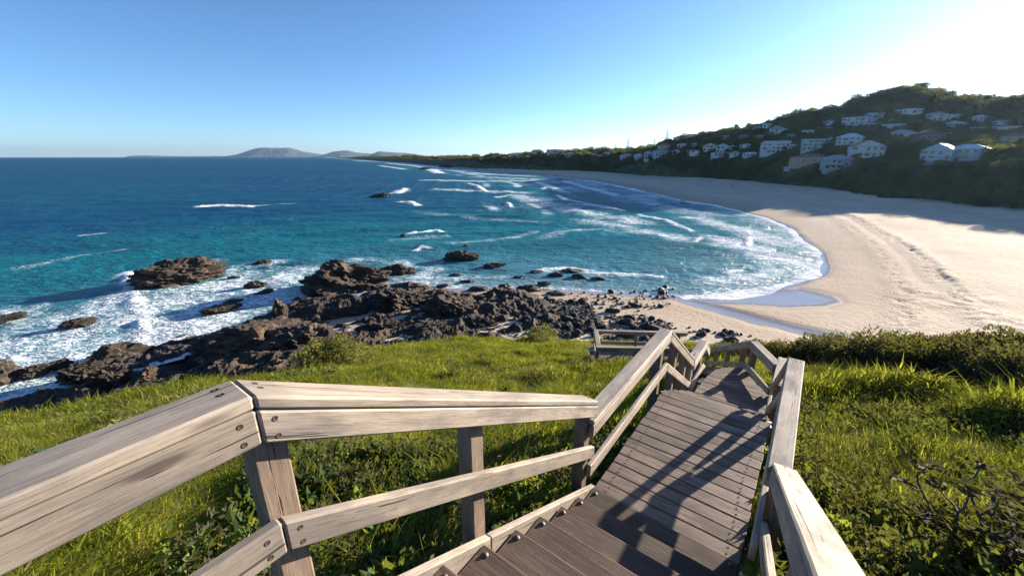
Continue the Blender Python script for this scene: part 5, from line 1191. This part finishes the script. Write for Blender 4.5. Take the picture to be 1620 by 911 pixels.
def norfolk(label, px, ytop, ybase, i):
    c = hit(px, ybase); dist = c[1] * cP + (CZ - c[2]) * sP; h = (ybase - ytop) * dist / FPX + 3; r = np.random.default_rng(700 + i)
    e_ = tag(empty('norfolk_pine', (c[0], c[1], c[2] - 3)), label, 'tree'); C, A, L, bp = [], [], [], []
    for k_ in range(int(h / 0.9)):
        z = h * 0.18 + k_ * 0.9 * 0.82
        if z > h * 0.98: break
        rad = (h - z) * 0.21 + 0.25
        for j in range(6):
            a = j * 1.047 + k_ * 0.5 + r.normal(0, .1); rd = rad * r.uniform(.75, 1.1); bp.append([((0, 0, z), .05), ((math.cos(a) * rd, math.sin(a) * rd, z + rd * .12), .015)])
            for q in np.linspace(.25, 1, 7): C.append((math.cos(a) * rd * q, math.sin(a) * rd * q, z + rd * q * .12)); A.append((math.cos(a) + r.normal(0, .5), math.sin(a) + r.normal(0, .5), .5)); L.append(.55 + .2 * rd * .3)
    obj('crown', leaf_mesh('crown', np.array(C), np.array(A), np.array(L), np.array(L) * .45, M['pine'], .1, i), e_); obj('trunk', tube_mesh('trunk', [[((0, 0, 0), h * .018), ((0, 0, h), .03)]] + bp, M['bark'], 5), e_)
for i, (x, yt, yb, lab) in enumerate([(992, 220, 246, 'slender conical pine standing clear of the far low ridge'), (972, 227, 246, 'smaller pine left of the slender conical pine'), (1034, 219, 240, 'twin pine left of the tall ridge pine'), (1054, 203, 229, 'tall conical pine at the left end of the ridge'), (1381, 168, 222, 'largest conical pine among the houses in mid slope'), (1040, 222, 240, 'short pine beside the twin pine')]): norfolk(lab, x, yt, yb, i)

# ------------------------------------------------------------------ people on the sand
def cloth(name, c):
    m, nt, b = mat(name); g = G(nt); g.set(b.inputs['Base Color'], g.mix(g.noise(g.n('TexCoord').outputs['Object'], 8.0), c, tuple(v * .7 for v in c))); b.inputs['Roughness'].default_value = .9; return m
def person(label, px, py, heading, top, legs, stride):
    X = at_z(px, py, 2.0); gx, gy = X[0], X[1]
    d, v, bz, e, h = land(np.array([gx]), np.array([gy])); z = beach_z(np.array([gx]), np.array([gy]), d, v, bz)[0][0]
    e_ = tag(empty('person', (gx, gy, z), heading), label, 'person', 'people walking on the beach')
    s = stride
    J = {'pelvis': ((0, 0, .95), .14), 'waist': ((0, 0, 1.1), .12), 'chest': ((.02, 0, 1.32), .15), 'neck': ((.03, 0, 1.5), .055), 'head': ((.05, 0, 1.62), .095), 'crown': ((.05, 0, 1.70), .07),
         'hl': ((0, .09, .9), .09), 'kl': ((s * .5, .09, .5), .06), 'al': ((s, .09, .09), .042), 'tl': ((s + .16, .09, .035), .035), 'hr': ((0, -.09, .9), .09), 'kr': ((-s * .2, -.09, .5), .06), 'ar': ((-s, -.09, .1), .042), 'tr': ((-s + .15, -.09, .035), .035),
         'sl': ((.02, .18, 1.42), .06), 'el': ((-s * .4, .23, 1.14), .042), 'wl': ((-s * .5 + .1, .22, .9), .032), 'fl': ((-s * .5 + .14, .21, .8), .035), 'sr': ((.02, -.18, 1.42), .06), 'er': ((s * .4, -.23, 1.14), .042), 'wr': ((s * .6 + .1, -.22, .92), .032), 'fr': ((s * .6 + .16, -.21, .83), .035)}
    E_ = ['pelvis waist', 'waist chest', 'chest neck', 'neck head', 'head crown', 'pelvis hl', 'hl kl', 'kl al', 'al tl', 'pelvis hr', 'hr kr', 'kr ar', 'ar tr', 'chest sl', 'sl el', 'el wl', 'wl fl', 'chest sr', 'sr er', 'er wr', 'wr fr']
    ks = list(J); me = bpy.data.meshes.new('body'); me.from_pydata([J[k][0] for k in ks], [(ks.index(a), ks.index(b_)) for a, b_ in (q.split() for q in E_)], [])
    me.materials.append(legs); o = obj('body', me, e_); sk = o.modifiers.new('skin', 'SKIN')
    for i, k in enumerate(ks): me.skin_vertices[0].data[i].radius = (J[k][1], J[k][1])
    me.skin_vertices[0].data[0].use_root = True; o.modifiers.new('smooth', 'SUBSURF').levels = 1; o.modifiers['smooth'].render_levels = 1
    V = [(r_ * math.cos(t) + .02, 1.25 * r_ * math.sin(t), z_) for z_, r_ in ((.88, .17), (1.1, .155), (1.32, .175), (1.45, .12), (1.5, .07)) for t in [i * .6283 for i in range(10)]]
    obj('shirt', mesh_np('shirt', V, [(a * 10 + i, a * 10 + (i + 1) % 10, a * 10 + 10 + (i + 1) % 10, a * 10 + 10 + i) for a in range(4) for i in range(10)], top), e_)
    V = [(r_ * math.cos(t) + .04, r_ * math.sin(t), z_) for z_, r_ in ((1.62, .112), (1.70, .108), (1.76, .07), (1.785, .02)) for t in [i * .6283 for i in range(10)]]
    obj('hair', mesh_np('hair', V, [(a * 10 + i, a * 10 + (i + 1) % 10, a * 10 + 10 + (i + 1) % 10, a * 10 + 10 + i) for a in range(3) for i in range(10)], cloth('dark_hair', (.03, .02, .015))), e_)
person('left of the two people walking together near the water, dark clothes', 1079.5, 316, 0.6, cloth('navy_shirt', (.03, .04, .07)), cloth('dark_trousers', (.035, .03, .035)), .22)
person('right of the two people walking together near the water, dark clothes', 1084, 316, 0.6, cloth('charcoal_shirt', (.05, .045, .045)), cloth('blue_trousers', (.03, .04, .06)), .16)
person('lone distant person walking along the shaded upper beach', 1159, 297, 2.4, cloth('black_shirt', (.03, .03, .03)), cloth('grey_trousers', (.07, .07, .07)), .2)

# ------------------------------------------------------------------ haze
def haze():
    V = [(x, y, z) for z in (-260, 640) for x, y in ((-42000, -300), (32000, -300), (32000, 34000), (-42000, 34000))]
    m = bpy.data.materials.new('sea_haze'); m.use_nodes = True; nt = m.node_tree; nt.nodes.remove(nt.nodes['Principled BSDF']); pv = nt.nodes.new('ShaderNodeVolumePrincipled')
    pv.inputs['Color'].default_value = (0.50, 0.74, 1.0, 1); pv.inputs['Density'].default_value = 1.7e-5; pv.inputs['Anisotropy'].default_value = 0.6
    nt.links.new(pv.outputs[0], nt.nodes['Material Output'].inputs['Volume'])
    tag(obj('haze', mesh_np('haze', V, [(3, 2, 1, 0), (4, 5, 6, 7), (0, 1, 5, 4), (1, 2, 6, 5), (2, 3, 7, 6), (3, 0, 4, 7)], m, False)), 'thin pale sea haze over the bay and the far mountains', 'haze', kind='stuff')
haze()
